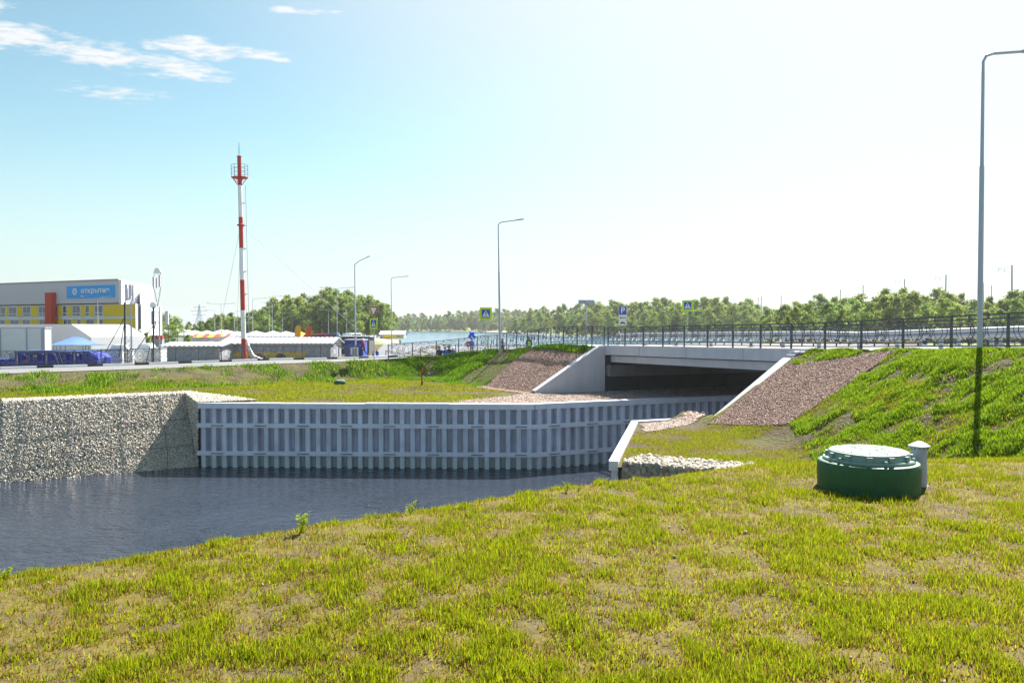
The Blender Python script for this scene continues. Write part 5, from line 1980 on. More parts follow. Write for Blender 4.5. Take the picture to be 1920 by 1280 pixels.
def flag(px, D, m, label):
    x = X(px, D)
    root = thing('feather_flag', label, 'flag', (x, D, gz(x, D)), R(10))
    H_ = Z(610, D) - root.location.z
    part('pole', MB().tube([(0, 0, 0), (0, 0, H_ * 0.8), (0.15, 0, H_ * 0.95), (0.5, 0, H_)], 0.03, 6), M['galv'], root)
    sp = [(0.03, 0.25), (0.03, 0.8), (0.17, 0.95), (0.5, 1.0), (0.72, 0.93), (0.70, 0.6), (0.62, 0.25)]
    part('cloth', MB().extrude([(a * 1.2, -0.015, b * H_) for a, b in sp], (0, 0.03, 0)), M[m], root)


flag(553, 118, 'yellowcloth', 'yellow feather flag behind the long shed roof')
flag(573, 116, 'orange', 'orange feather flag beside the small yellow tent')
# red counter box by the building
D = 105.0
root = thing('ticket_booth', 'red topped booth beside the taller cell mast', 'booth', (X(298, D), D, gz(X(298, D), D)))
L0 = root.location
wpart('sign_box', MB().box((X(294, D), D, Z(632, D)), (X(306, D) - X(282, D), 0.5, 0.5)), M['redcol'])
wpart('wall', MB().box((X(294, D), D + 0.5, (3.5 + Z(635.5, D)) / 2), (1.3, 1.0, Z(635.5, D) - 3.5)), M['shed'])
wpart('post', MB().box((X(303, D), D, (3.5 + Z(635.5, D)) / 2), (0.12, 0.12, Z(635.5, D) - 3.5)), M['shed'])
for (px, D, yt) in ((263, 96, 620), (309, 92, 621), (345, 100, 620), (333, 118, 620)):
    x = X(px, D)
    root = thing('globe_lamp', 'small dark park lamp with a round white globe', 'park lamp', (x, D, gz(x, D)), 0, 'globe park lamps')
    h = Z(yt, D) - root.location.z
    part('pole', MB().tube([(0, 0, -0.1), (0, 0, h - 0.18)], [0.05, 0.035], 8), M['rail'], root, True)
    part('globe', MB().lathe([(0.0, h - 0.2), (0.12, h - 0.16), (0.18, h - 0.04), (0.18, h + 0.04), (0.12, h + 0.15), (0.0, h + 0.19)], n=14), M['white'], root, True)


# ------------------------------------------------------------------ parked vehicles far behind
def van(px, D, label, m, rz=0.0):
    x = X(px, D)
    root = thing('parked_van', label, 'van', (x, D, gz(x, D)), rz)
    prof = [(-2.3, 0.35), (-2.3, 1.0), (-1.9, 1.15), (-1.3, 2.05), (2.2, 2.1), (2.3, 1.9), (2.3, 0.35)]
    part('body', MB().extrude([(a, -0.9, b) for a, b in prof], (0, 1.8, 0)), M[m], root)
    part('window', MB().extrude([(-1.65, -0.915, 1.25), (-1.22, -0.915, 1.9), (-0.3, -0.915, 1.92), (-0.3, -0.915, 1.25)], (0, 0.02, 0)), M['glass'], root)
    part('window', MB().extrude([(-0.1, -0.915, 1.25), (-0.1, -0.915, 1.92), (1.9, -0.915, 1.92), (1.9, -0.915, 1.25)], (0, 0.02, 0)), M['glass'], root)
    for sx in (-1.5, 1.5):
        for sy in (-0.92, 0.72):
            part('wheel', MB().extrude([(sx + 0.36 * math.cos(R(20 * i)), sy, 0.36 + 0.36 * math.sin(R(20 * i))) for i in range(18)], (0, 0.2, 0)), M['black'], root)
    return root


van(659, 150, 'white van parked before the wood beyond the blue cabin', 'white', R(70))
van(586, 140, 'dark red van parked beside the orange flag', 'redcloth', R(15))
van(612, 145, 'blue and white van parked among lamp posts before the wood', 'awning', R(5))


# ------------------------------------------------------------------ people
def person(label, x, y, h, facing, top, legs, pose='stand', cap=None, z=None):
    z = gz(x, y) if z is None else z
    root = thing('person', label, 'person', (x, y, z + (0.04 if pose != 'sit' else 0.0)), facing)
    if pose == 'walk':
        J = {'hip': (0, 0, 0.93), 'ch': (0.03, 0, 1.36), 'nk': (0.05, 0, 1.50), 'hd': (0.08, 0, 1.64), 'tp': (0.08, 0, 1.74),
             'lh': (0, 0.10, 0.90), 'lk': (0.22, 0.11, 0.50), 'la': (0.24, 0.11, 0.08), 'lt': (0.42, 0.11, 0.03),
             'rh': (0, -0.10, 0.90), 'rk': (-0.08, -0.11, 0.50), 'ra': (-0.42, -0.11, 0.20), 'rt': (-0.40, -0.11, 0.03),
             'ls': (0.03, 0.20, 1.40), 'le': (-0.10, 0.25, 1.13), 'lw': (0.06, 0.24, 0.92), 'rs': (0.03, -0.20, 1.40), 're': (0.12, -0.25, 1.14), 'rw': (0.32, -0.20, 1.12)}
    elif pose == 'sit':
        J = {'hip': (0, 0, 0.16), 'ch': (0.06, 0, 0.58), 'nk': (0.10, 0, 0.71), 'hd': (0.13, 0, 0.85), 'tp': (0.13, 0, 0.95),
             'lh': (0.05, 0.10, 0.14), 'lk': (0.40, 0.20, 0.42), 'la': (0.52, 0.14, 0.08), 'lt': (0.68, 0.14, 0.04),
             'rh': (0.05, -0.10, 0.14), 'rk': (0.40, -0.20, 0.42), 'ra': (0.52, -0.14, 0.08), 'rt': (0.68, -0.14, 0.04),
             'ls': (0.06, 0.20, 0.62), 'le': (0.20, 0.26, 0.40), 'lw': (0.40, 0.14, 0.44), 'rs': (0.06, -0.20, 0.62), 're': (0.20, -0.26, 0.40), 'rw': (0.40, -0.14, 0.44)}
    else:
        J = {'hip': (0, 0, 0.95), 'ch': (0, 0, 1.38), 'nk': (0.01, 0, 1.52), 'hd': (0.03, 0, 1.66), 'tp': (0.03, 0, 1.75),
             'lh': (0, 0.10, 0.92), 'lk': (0.02, 0.12, 0.50), 'la': (0, 0.12, 0.08), 'lt': (0.18, 0.14, 0.03),
             'rh': (0, -0.10, 0.92), 'rk': (0.02, -0.12, 0.50), 'ra': (-0.02, -0.12, 0.08), 'rt': (0.16, -0.14, 0.03),
             'ls': (0, 0.20, 1.42), 'le': (-0.03, 0.26, 1.14), 'lw': (0.12, 0.26, 0.92), 'rs': (0, -0.20, 1.42), 're': (0.06, -0.26, 1.14),
             'rw': (0.26, -0.22, 1.30) if pose == 'hold' else (0.12, -0.26, 0.92)}
    Rr = {'hip': 0.15, 'ch': 0.165, 'nk': 0.06, 'hd': 0.105, 'tp': 0.075, 'lh': 0.10, 'lk': 0.065, 'la': 0.045, 'lt': 0.04, 'rh': 0.10, 'rk': 0.065, 'ra': 0.045, 'rt': 0.04,
          'ls': 0.075, 'le': 0.05, 'lw': 0.036, 'rs': 0.075, 're': 0.05, 'rw': 0.036}
    E = [('hip', 'ch'), ('ch', 'nk'), ('nk', 'hd'), ('hd', 'tp'), ('hip', 'lh'), ('lh', 'lk'), ('lk', 'la'), ('la', 'lt'), ('hip', 'rh'), ('rh', 'rk'), ('rk', 'ra'), ('ra', 'rt'),
         ('ch', 'ls'), ('ls', 'le'), ('le', 'lw'), ('ch', 'rs'), ('rs', 're'), ('re', 'rw')]
    # hands: a palm, four fingers and a thumb
    for s_ in ('l', 'r'):
        wv = Vector(J[s_ + 'w']); dv = (wv - Vector(J[s_ + 'e'])).normalized()
        sv_ = dv.cross(Vector((0, 0, 1))) if abs(dv.z) < 0.95 else Vector((1, 0, 0))
        sv_.normalize()
        J[s_ + 'p'] = tuple(wv + dv * 0.07); Rr[s_ + 'p'] = 0.032; E.append((s_ + 'w', s_ + 'p'))
        for k in range(4):
            J[f'{s_}f{k}'] = tuple(wv + dv * (0.15 + 0.01 * (k in (1, 2))) + sv_ * (-0.03 + 0.02 * k)); Rr[f'{s_}f{k}'] = 0.009
            E.append((s_ + 'p', f'{s_}f{k}'))
        J[s_ + 't_'] = tuple(wv + dv * 0.09 + sv_ * 0.06); Rr[s_ + 't_'] = 0.010; E.append((s_ + 'w', s_ + 't_'))
    ks = list(J)
    k_ = h / (1.82 if pose != 'sit' else 1.05)
    me = bpy.data.meshes.new('body_skeleton')
    me.from_pydata([tuple(c * k_ for c in J[k]) for k in ks], [(ks.index(a), ks.index(b)) for a, b in E], [])
    o = bpy.data.objects.new('body_skeleton', me)
    COL.objects.link(o)
    sk = o.modifiers.new('skin', 'SKIN')
    for i, k in enumerate(ks):
        me.skin_vertices[0].data[i].radius = (Rr[k] * k_, Rr[k] * k_)
        me.skin_vertices[0].data[i].use_root = (k == 'hip')
    sb = o.modifiers.new('sub', 'SUBSURF'); sb.levels = 1; sb.render_levels = 1
    dg = bpy.context.evaluated_depsgraph_get()
    bm_ = bpy.data.meshes.new_from_object(o.evaluated_get(dg))
    bpy.data.objects.remove(o)
    bm_.name = 'body'
    bm_.materials.clear()
    for m_ in (M[top], M[legs], M['skin'], M['black']):
        bm_.materials.append(m_)
    hipz, nkz = J['hip'][2] * k_, (J['nk'][2] + 0.03) * k_
    for p_ in bm_.polygons:
        c = p_.center
        mi = 0
        if c.z > nkz: mi = 2
        elif pose == 'sit':
            mi = 1 if (c.x > 0.12 * k_ and abs(c.y) < 0.30 * k_ and c.z < 0.36 * k_) or c.z < 0.1 * k_ else 0
        elif c.z < hipz + 0.02 and abs(c.y) < 0.20 * k_: mi = 1
        if c.z < 0.07 * k_ and pose != 'sit': mi = 3
        for w_ in ('lp', 'rp'):
            if (c - Vector(J[w_]) * k_).length < 0.10 * k_: mi = 2
        p_.material_index = mi
        p_.use_smooth = True
    link('body', bm_, root)
    hd = Vector(J['hd']) * k_
    hr = MB().lathe([(0.118 * k_, 0.0), (0.122 * k_, 0.05 * k_), (0.10 * k_, 0.105 * k_), (0.055 * k_, 0.14 * k_), (0, 0.15 * k_)], (hd.x - 0.015 * k_, hd.y, hd.z + 0.01 * k_), 14)
    part('cap' if cap else 'hair', hr, M[cap] if cap else M['hair'], root, True)
    part('nose', MB().tube([(hd.x + 0.09 * k_, 0, hd.z + 0.02 * k_), (hd.x + 0.125 * k_, 0, hd.z - 0.02 * k_)], [0.012 * k_, 0.018 * k_], 6), M['skin'], root)
    return root


def px_person(label, px, D, h, *a, **k):
    return person(label, X(px, D), D, h, *a, **k)


px_person('person in dark red jacket and white cap walking along the pavement', 682, 71.0, 1.68, R(180), 'jacket_red', 'navy', 'walk', 'white')
px_person('child in bright blue suit with red cap near the yield sign', 707, 76.0, 1.15, R(60), 'jacket_blue', 'jacket_blue', 'stand', 'red')
px_person('child in blue jacket without a cap near the yield sign', 699.5, 76.3, 0.95, R(200), 'jacket_blue', 'navy', 'stand')
b = px_person('person in blue jacket holding balloons behind the curving railing', 884.5, 74.5, 1.66, R(-60), 'jacket_blue', 'navy', 'hold')
px_person('dark haired person in black seen past the approach lamp pole', 942, 72.0, 1.6, R(120), 'navy', 'navy', 'stand')
o = px_person('person in black with high visibility band behind the curving railing', 992, 74.0, 1.8, R(-100), 'navy', 'navy', 'stand', 'black')
part('vest', MB().lathe([(0.19, 0.95), (0.205, 1.0), (0.205, 1.18), (0.19, 1.22)], n=16), M['hivis'], o, True)
px_person('person in black sitting on the ground beyond the curving railing, facing away', 824, 70.5, 1.05, R(95), 'navy', 'navy', 'sit')
px_person('person in blue sitting on the ground beyond the curving railing', 834, 70.0, 1.0, R(80), 'jacket_blue', 'navy', 'sit')
px_person('person in black jacket and jeans sitting beside the one in blue', 842, 70.6, 1.1, R(100), 'navy', 'jacket_blue', 'sit')
px_person('person in blue sweater and white cap sitting at the edge of the group', 850, 70.2, 1.0, R(110), 'jacket_blue', 'navy', 'sit', 'white')
D = 74.3
root = thing('balloon_bunch', 'bunch of shiny blue balloons held over the railing', 'balloons', (X(885, D), D, Z(632, D)))
for k in range(6):
    a = R(60 * k)
    c = (0.20 * math.cos(a), 0.15 * math.sin(a), 0.06 + 0.16 * (k % 3))
    part('balloon', MB().lathe([(0.0, -0.20), (0.06, -0.17), (0.14, -0.06), (0.16, 0.04), (0.12, 0.13), (0.05, 0.17), (0, 0.18)], c, 14), M['balloon'], root, True)
part('string', MB().tube([(0, 0, 0), (-0.02, 0, -0.5)], 0.008, 4), M['white'], root)

# ------------------------------------------------------------------ railway masts and pylon
for (px, D, yt, arm) in ((1897, 190, 497, -1), (1771, 230, 515, -1), (1696, 270, 523, -1), (1619, 300, 535, -1), (1536, 330, 550, 0), (1427, 360, 556, 0), (1844, 300, 530, 0), (1858, 330, 535, 0), (1758, 330, 538, 0), (1574, 330, 543, 0), (1420, 420, 558, 0), (1464, 400, 553, 0)):
    x = X(px, D)
    root = thing('railway_mast', 'dark overhead line mast with a cantilever arm rising above the right wood' if arm else 'plain dark pole rising above the right wood', 'mast', (x, D, 3.0), 0, 'railway masts with arms' if arm else 'plain poles above the wood')
    h = Z(yt, D) - 3.0
    root.rotation_euler = (0, R(random.uniform(-1.2, 1.2)), 0)
    part('pole', MB().tube([(0, 0, 0), (0, 0, h)], [0.26, 0.16], 8), M['shed'], root)
    if arm:
        part('cantilever', MB().tube([(0, 0, h - 1.0), (arm * 3.3, 0, h - 0.85)], 0.05, 5).tube([(0, 0, h - 0.1), (arm * 3.2, 0, h - 0.85)], 0.03, 4), M['shed'], root)
        for t in (0.55, 0.95):
            part('insulator', MB().tube([(arm * 3.3 * t, 0, h - 0.9), (arm * 3.3 * t, 0, h - 1.7)], 0.06, 5), M['galv'], root)
    else:
        part('crossarm', MB().tube([(-0.9, 0, h - 0.6), (0.9, 0, h - 0.6)], 0.05, 5), M['shed'], root)
D = 420.0
root = thing('power_pylon', 'faint lattice power pylon above the left wood', 'pylon', (X(374, D), D, 3.0))
H_ = Z(571, D) - 3.0
mb = MB()
for (a, b) in ((-1, -1), (1, -1), (1, 1), (-1, 1)):
    mb.tube([(2.6 * a, 2.6 * b, 0), (0.7 * a, 0.7 * b, H_ * 0.62), (0.05 * a, 0.05 * b, H_)], 0.13, 4)
k = 0
for i in range(8):
    z0, z1 = H_ * i / 10, H_ * (i + 1) / 10
    w0 = 2.6 - 1.9 * min(1, z0 / (H_ * 0.62)); w1 = 2.6 - 1.9 * min(1, z1 / (H_ * 0.62))
    for s in (-1, 1):
        mb.tube([(-w0 * s, -w0, z0), (w1 * s, -w1, z1)], 0.08, 4)
part('lattice', mb, M['galv'], root)
for zz, l_ in ((0.66, 3.6), (0.79, 4.6), (0.91, 3.2)):
    part('crossarm', MB().tube([(-l_, 0, H_ * zz), (l_, 0, H_ * zz)], 0.12, 4), M['galv'], root)


# ------------------------------------------------------------------ trees
def leaf_cloud(P, Nn, size, cols, name, m):
    n = len(P)
    rot = rand_rot(n)
    base = np.array([(-0.5, -0.32, 0.0), (0.5, -0.32, 0.05), (0.55, 0.34, 0.0), (-0.45, 0.30, -0.05)])
    V_ = np.einsum('nij,kj->nki', rot, base) * size[:, None, None] + P[:, None, :]
    q_ = (np.arange(4)[None] + 4 * np.arange(n)[:, None])
    return np_mesh(name, V_.reshape(-1, 3), q_, mats=m, cols=np.repeat(cols, 4, 0))


def tree_proto(seed, kind):
    """returns trunk mesh and crown mesh for a tree about 1 unit = 1 m, height 12"""
    rng = np.random.default_rng(seed)
    rd = random.Random(seed)
    Ht = 12.0
    mb = MB()
    bend = [(rd.uniform(-0.25, 0.25), rd.uniform(-0.25, 0.25)) for _ in range(6)]
    tp = [(bend[i][0] * i * 0.25, bend[i][1] * i * 0.25, Ht * 0.95 * i / 5 - (0.3 if i == 0 else 0)) for i in range(6)]
    r0 = 0.17 if kind != 'bush' else 0.12
    mb.tube(tp, [r0 * (1 - 0.17 * i) for i in range(6)], 7)
    cl = []
    lo = {'birch': 0.22, 'round': 0.07, 'bush': 0.02, 'poplar': 0.06}[kind]
    nl = {'birch': 40, 'round': 52, 'bush': 52, 'poplar': 44}[kind]
    for i in range(nl):
        t = lo + (1 - lo) * ((i + rd.random()) / nl)
        z = Ht * t
        wmax = {'birch': 2.5, 'round': 3.6, 'bush': 3.6, 'poplar': 2.1}[kind]
        prof = math.sin(math.pi * min(1, max(0.04, (t - lo) / (1 - lo))) ** 0.75) ** 0.7
        a = rd.uniform(0, 2 * math.pi)
        rr = wmax * prof * rd.uniform(0.35, 1.0)
        c = np.array([rr * math.cos(a), rr * math.sin(a), z])
        k = min(4, int(t * 5))
        f_ = t * 5 - k
        p0 = np.array(tp[k]) * (1 - f_) + np.array(tp[min(5, k + 1)]) * f_ - np.array([0, 0, 0.7 * rr / 2])
        p0[2] = max(0.3, p0[2])
        mb.tube([tuple(p0), tuple((p0 + c) / 2 + np.array([0, 0, 0.15])), tuple(c)], [0.055, 0.035, 0.015], 4, False)
        cl.append((c, rd.uniform(0.6, 1.25) * (0.75 + 0.45 * prof)))
    P, Cc, Sz = [], [], []
    for c, r in cl:
        n = int(62 * r * r + 14)
        d = rng.normal(size=(n, 3)); d /= np.linalg.norm(d, axis=1)[:, None]
        rad = r * rng.random(n) ** 0.45
        pts = c + d * rad[:, None] * np.array([1.0, 1.0, 0.8])
        P.append(pts)
        hue = rng.random((n, 1)); cl_h = rng.uniform(0.8, 1.2)
        col = np.array([0.130, 0.200, 0.050]) * (1 - hue) + np.array([0.285, 0.355, 0.080]) * hue
        Cc.append(col * cl_h)
        Sz.append(rng.uniform(0.20, 0.42, n))
    P = np.concatenate(P); Cc = np.concatenate(Cc); Sz = np.concatenate(Sz)
    crown = leaf_cloud(P, None, Sz, Cc, 'crown', M['leaf'])
    trunk = mb.mesh('trunk', M['birch'] if kind == 'birch' else M['trunk'], fixn=False)
    return trunk, crown


PRO = {'birch': [tree_proto(s, 'birch') for s in (1, 2, 3)], 'round': [tree_proto(s, 'round') for s in (4, 5, 6)], 'bush': [tree_proto(s, 'bush') for s in (7, 8, 9)], 'poplar': [tree_proto(s, 'poplar') for s in (10, 11)]}
rt = random.Random(5)


def tree(px, D, ytop, kind, label, group, z=None, name=None):
    x = X(px, D)
    z = 3.2 if z is None else z
    h = Z(ytop, D) - z
    root = thing(name or {'birch': 'birch_tree', 'round': 'leafy_tree', 'bush': 'bushy_tree', 'poplar': 'slender_tree'}[kind], label, 'tree', (x, D, z), rt.uniform(0, 6.28), group)
    s = h / 12.6
    wv = s * rt.uniform(1.0, 1.45)
    tr, cr = rt.choice(PRO[kind])
    link('trunk', tr, root); link('crown', cr, root)
    root.scale = (wv, wv, s)
    return root


def top_line(px, tab):
    return float(np.interp(px, [a for a, b in tab], [b for a, b in tab]))


# right-hand thicket behind the bridge
ROW = ('at the front of', 'in the middle of', 'at the back of')
TR = [(1440, 582), (1470, 568), (1500, 562), (1540, 556), (1580, 552), (1620, 558), (1660, 545), (1700, 538), (1740, 548), (1770, 545), (1800, 558), (1840, 560), (1870, 556), (1900, 548), (1940, 550)]
for row, (D0, dy, st) in enumerate(((150, 16, 27), (185, 6, 24), (225, 0, 22))):
    px = 1436 + rt.uniform(0, 10)
    while px < 1990:
        D = D0 + rt.uniform(-10, 10)
        k = rt.choice(['bush', 'bush', 'round', 'birch'] if row < 2 else ['round', 'birch', 'poplar'])
        tree(px, D, top_line(px, TR) - 3 + dy + rt.uniform(-9, 13), k, {'bush': 'bushy yellow green tree ' + ROW[row] + ' the thicket behind the bridge road', 'round': 'full rounded tree ' + ROW[row] + ' the thicket behind the bridge road', 'birch': 'loose birch ' + ROW[row] + ' the thicket behind the bridge road', 'poplar': 'slender tree at the back of the thicket behind the bridge road'}[k], 'thicket trees behind the bridge')
        px += st * rt.uniform(0.7, 1.3)
# wood between lake and bridge
TM = [(925, 596), (960, 588), (1000, 578), (1040, 572), (1080, 570), (1120, 566), (1160, 564), (1200, 562), (1240, 561), (1290, 562), (1320, 553), (1360, 556), (1400, 562), (1440, 572)]
for row, (D0, dy, st) in enumerate(((300, 16, 19), (345, 6, 17), (390, 0, 15))):
    px = 935 + 25 * row + rt.uniform(0, 10)
    while px < 1450:
        D = D0 + rt.uniform(-12, 12) + (170 - (px - 925) * 0.55 if px < 1230 else 0)
        k = rt.choice(['round', 'birch', 'poplar', 'bush'] if row else ['bush', 'round'])
        tree(px, D, top_line(px, TM) + dy + rt.uniform(-6, 8), k, {'bush': 'low bushy tree ' + ROW[row] + ' the wood between the lake and the bridge', 'round': 'rounded tree ' + ROW[row] + ' the wood between the lake and the bridge', 'birch': 'loose birch ' + ROW[row] + ' the wood between the lake and the bridge', 'poplar': 'slender tree ' + ROW[row] + ' the wood between the lake and the bridge'}[k], 'wood between lake and bridge')
        px += st * rt.uniform(0.7, 1.3)
# far shore of the lake
TF = [(735, 586), (760, 589), (800, 588), (830, 585), (870, 582), (900, 580), (940, 580), (980, 580)]
for row, (D0, dy, st) in enumerate(((790, 8, 9.5), (840, 0, 8.5))):
    px = 728 + rt.uniform(0, 6)
    while px < 1000:
        k = rt.choice(['round', 'birch', 'poplar'] if row else ['bush', 'round'])
        tree(px, D0 + rt.uniform(-10, 10), top_line(px, TF) + dy + rt.uniform(-4, 5), k, {'bush': 'low bushy tree on the far shore of the lake', 'round': 'rounded dark tree on the far shore of the lake', 'birch': 'loose birch on the far shore of the lake', 'poplar': 'slender tree on the far shore of the lake'}[k], 'trees on the far lake shore', z=2.8)
        px += st * rt.uniform(0.7, 1.3)
# tall wood left of the lake
TL = [(480, 582), (500, 566), (525, 555), (545, 552), (568, 545), (585, 560), (600, 545), (615, 538), (640, 540), (660, 545), (690, 548), (712, 556), (728, 566), (745, 590)]
for row, (D0, dy, st) in enumerate(((250, 10, 14), (275, 4, 13), (300, 0, 12))):
    px = 492 + rt.uniform(0, 8)
    while px < 742:
        k = rt.choice(['birch', 'birch', 'round', 'poplar'])
        D = D0 + rt.uniform(-8, 8)
        tree(px, D, top_line(px, TL) + dy + rt.uniform(-4, 8), k, {'round': 'full tree ' + ROW[row] + ' the tall wood left of the lake', 'birch': 'pale trunked birch ' + ROW[row] + ' the tall wood left of the lake', 'poplar': 'slender tree ' + ROW[row] + ' the tall wood left of the lake'}[k], 'tall wood left of the lake', z=3.5)
        px += st * rt.uniform(0.7, 1.3)
# thinner trees behind the tents and the building
TB = [(295, 600), (320, 588), (340, 604), (370, 600), (390, 588), (410, 585), (430, 588), (455, 586), (480, 572), (500, 570)]
for row, (D0, dy, st) in enumerate(((230, 6, 15), (260, 0, 14))):
    px = 296 + rt.uniform(0, 8)
    while px < 500:
        k = rt.choice(['round', 'poplar', 'bush'])
        tree(px, D0 + rt.uniform(-10, 10), top_line(px, TB) + dy + rt.uniform(-3, 8), k, {'round': 'rounded tree behind the white pavilions', 'poplar': 'slender tree behind the white pavilions', 'bush': 'bushy tree behind the white pavilions'}[k], 'trees behind the pavilions', z=3.5)
        px += st * rt.uniform(0.7, 1.3)
tree(316, 155, 583, 'round', 'broad yellow green tree beside the white stair tower', None, z=3.4)
tree(352, 92, 626, 'bush', 'low bright bush at the end of the grey shed', None, z=3.5)
for px, D in ((232, 98), (275, 96), (208, 100)):
    tree(px, D, 622, 'poplar', 'thin young tree planted in front of the building', 'young trees before the building', z=3.55, name='young_tree')


# ------------------------------------------------------------------ grass
GREEN = np.array([0.215, 0.340, 0.010]); LIME = np.array([0.375, 0.465, 0.012]); OLIVE = np.array([0.215, 0.200, 0.026]); STRAW = np.array([0.300, 0.205, 0.055]); DARK = np.array([0.060, 0.135, 0.012])


def blades(name, P, h, wid, col, label, lean=0.45, cat='grass', cheap=False):
    n = len(P)
    if cheap:
        a = RNG.uniform(0, 2 * math.pi, n); la = RNG.uniform(0, 2 * math.pi, n)
        ld = RNG.uniform(0.05, lean, n)
        dx_, dy_ = np.cos(a) * wid, np.sin(a) * wid
        lx, ly = np.cos(la) * ld * h, np.sin(la) * ld * h
        V_ = np.empty((n, 4, 3), np.float32)
        V_[:, 0] = P + np.stack([-dx_, -dy_, np.full(n, -0.01)], 1)
        V_[:, 1] = P + np.stack([dx_, dy_, np.full(n, -0.01)], 1)
        V_[:, 2] = P + np.stack([dx_ * 0.25 + lx, dy_ * 0.25 + ly, h * 0.96], 1)
        V_[:, 3] = P + np.stack([-dx_ * 0.25 + lx, -dy_ * 0.25 + ly, h * 0.96], 1)
        q_ = 4 * np.arange(n)[:, None] + np.array([[0, 1, 2, 3]])
        me = np_mesh(name, V_.reshape(-1, 3), q_, None, M['grass'], np.repeat(col, 4, 0))
        return tag(link(name, me), label, cat, None, 'stuff')
    a = RNG.uniform(0, 2 * math.pi, n); la = RNG.uniform(0, 2 * math.pi, n)
    ld = RNG.uniform(0.05, lean, n)
    dx_, dy_ = np.cos(a) * wid, np.sin(a) * wid
    lx, ly = np.cos(la) * ld * h, np.sin(la) * ld * h
    V_ = np.empty((n, 5, 3), np.float32)
    V_[:, 0] = P + np.stack([-dx_, -dy_, np.full(n, -0.01)], 1)
    V_[:, 1] = P + np.stack([dx_, dy_, np.full(n, -0.01)], 1)
    V_[:, 2] = P + np.stack([dx_ * 0.75 + lx * 0.35, dy_ * 0.75 + ly * 0.35, h * 0.55], 1)
    V_[:, 3] = P + np.stack([-dx_ * 0.75 + lx * 0.35, -dy_ * 0.75 + ly * 0.35, h * 0.55], 1)
    V_[:, 4] = P + np.stack([lx, ly, h * (1 - 0.25 * ld)], 1)
    b = 5 * np.arange(n)[:, None]
    q_ = b + np.array([[0, 1, 2, 3]]); t_ = b + np.array([[3, 2, 4]])
    me = np_mesh(name, V_.reshape(-1, 3), q_, t_, M['grass'], np.repeat(col, 5, 0))
    return tag(link(name, me), label, cat, None, 'stuff')


def pick_cols(n, g, straw):
    """g: 0..1 lushness per blade"""
    r = RNG.random(n)
    c = np.where((r < 0.42)[:, None], LIME, GREEN)
    c = np.where((r > 0.86)[:, None], OLIVE, c)
    m = RNG.random(n) < straw
    c = np.where(m[:, None], STRAW * RNG.uniform(0.7, 1.1, (n, 1)), c)
    return c * RNG.uniform(0.75, 1.2, (n, 1))


# foreground: tufts and a low mat between them
def fore_pts(n_, yp):
    y = 2.7 + (12.5 - 2.7) * RNG.random(n_ * 2) ** yp
    x = (RNG.random(n_ * 2) * 2 - 1) * (y * 0.72 + 0.6)
    d, _ = polydist([(a, b, 0) for a, b in K0], x, y)
    k = (d < 1.6) | ((x / y > 0.24) & (d < 4.5))
    k &= np.hypot(x - 3.31, y - 7.38) > 0.47
    k &= np.hypot(x - 3.845, y - 7.5) > 0.10
    return x[k][:n_], y[k][:n_]


def lushness(x, y):
    return 0.5 + 1.55 * (0.30 * fbm(x, y, 0.9, 2, 31) + 0.70 * fbm(x, y, 5.5, 3, 41) - 0.5)


def fore_grass():
    x, y = fore_pts(62000, 1.3)
    lush = lushness(x, y)
    dens = np.clip((lush - 0.40) * 3.5 + 0.60, 0.16, 1)
    k = RNG.random(len(x)) < dens
    x, y, lush = x[k], y[k], lush[k]
    nb = np.clip((3 + 6 * np.clip((lush - 0.42) * 4, 0, 1)).astype(int), 3, 9)
    bx_ = np.repeat(x, nb); by_ = np.repeat(y, nb); lu = np.repeat(lush, nb)
    n = len(bx_)
    bx_ = bx_ + RNG.normal(0, 0.020, n); by_ = by_ + RNG.normal(0, 0.020, n)
    P = np.column_stack([bx_, by_, h_fore(bx_, by_)])
    tall = np.repeat(RNG.uniform(0.6, 1.35, len(x)), nb)
    h = (0.015 + 0.041 * np.clip((lu - 0.40) * 3.5, 0, 1)) * RNG.uniform(0.55, 1.2, n) * tall
    straw = np.clip(0.48 - (lu - 0.38) * 3.0, 0.04, 0.75)
    c = pick_cols(n, lu, straw)
    blades('foreground_grass', P, h, RNG.uniform(0.0016, 0.0032, n), c, 'patchy young yellow green grass tufts on the front bank', 0.55)
    # low dry mat
    x, y = fore_pts(260000, 1.3)
    lush = lushness(x, y)
    k = RNG.random(len(x)) < np.clip((lush - 0.28) * 7, 0.22, 1)
    x, y, lush = x[k], y[k], lush[k]
    m = len(x)
    c = np.where((RNG.random(m) < 0.55)[:, None], STRAW, OLIVE) * RNG.uniform(0.6, 1.05, (m, 1))
    c = np.where((RNG.random(m) < 0.42)[:, None], LIME * 0.8, c)
    blades('dry_turf', np.column_stack([x, y, h_fore(x, y)]), RNG.uniform(0.012, 0.034, m), RNG.uniform(0.0025, 0.0052, m), c, 'low dry brownish turf between the tufts of the front bank', 0.9, cheap=True)
    return n


nfg = fore_grass()


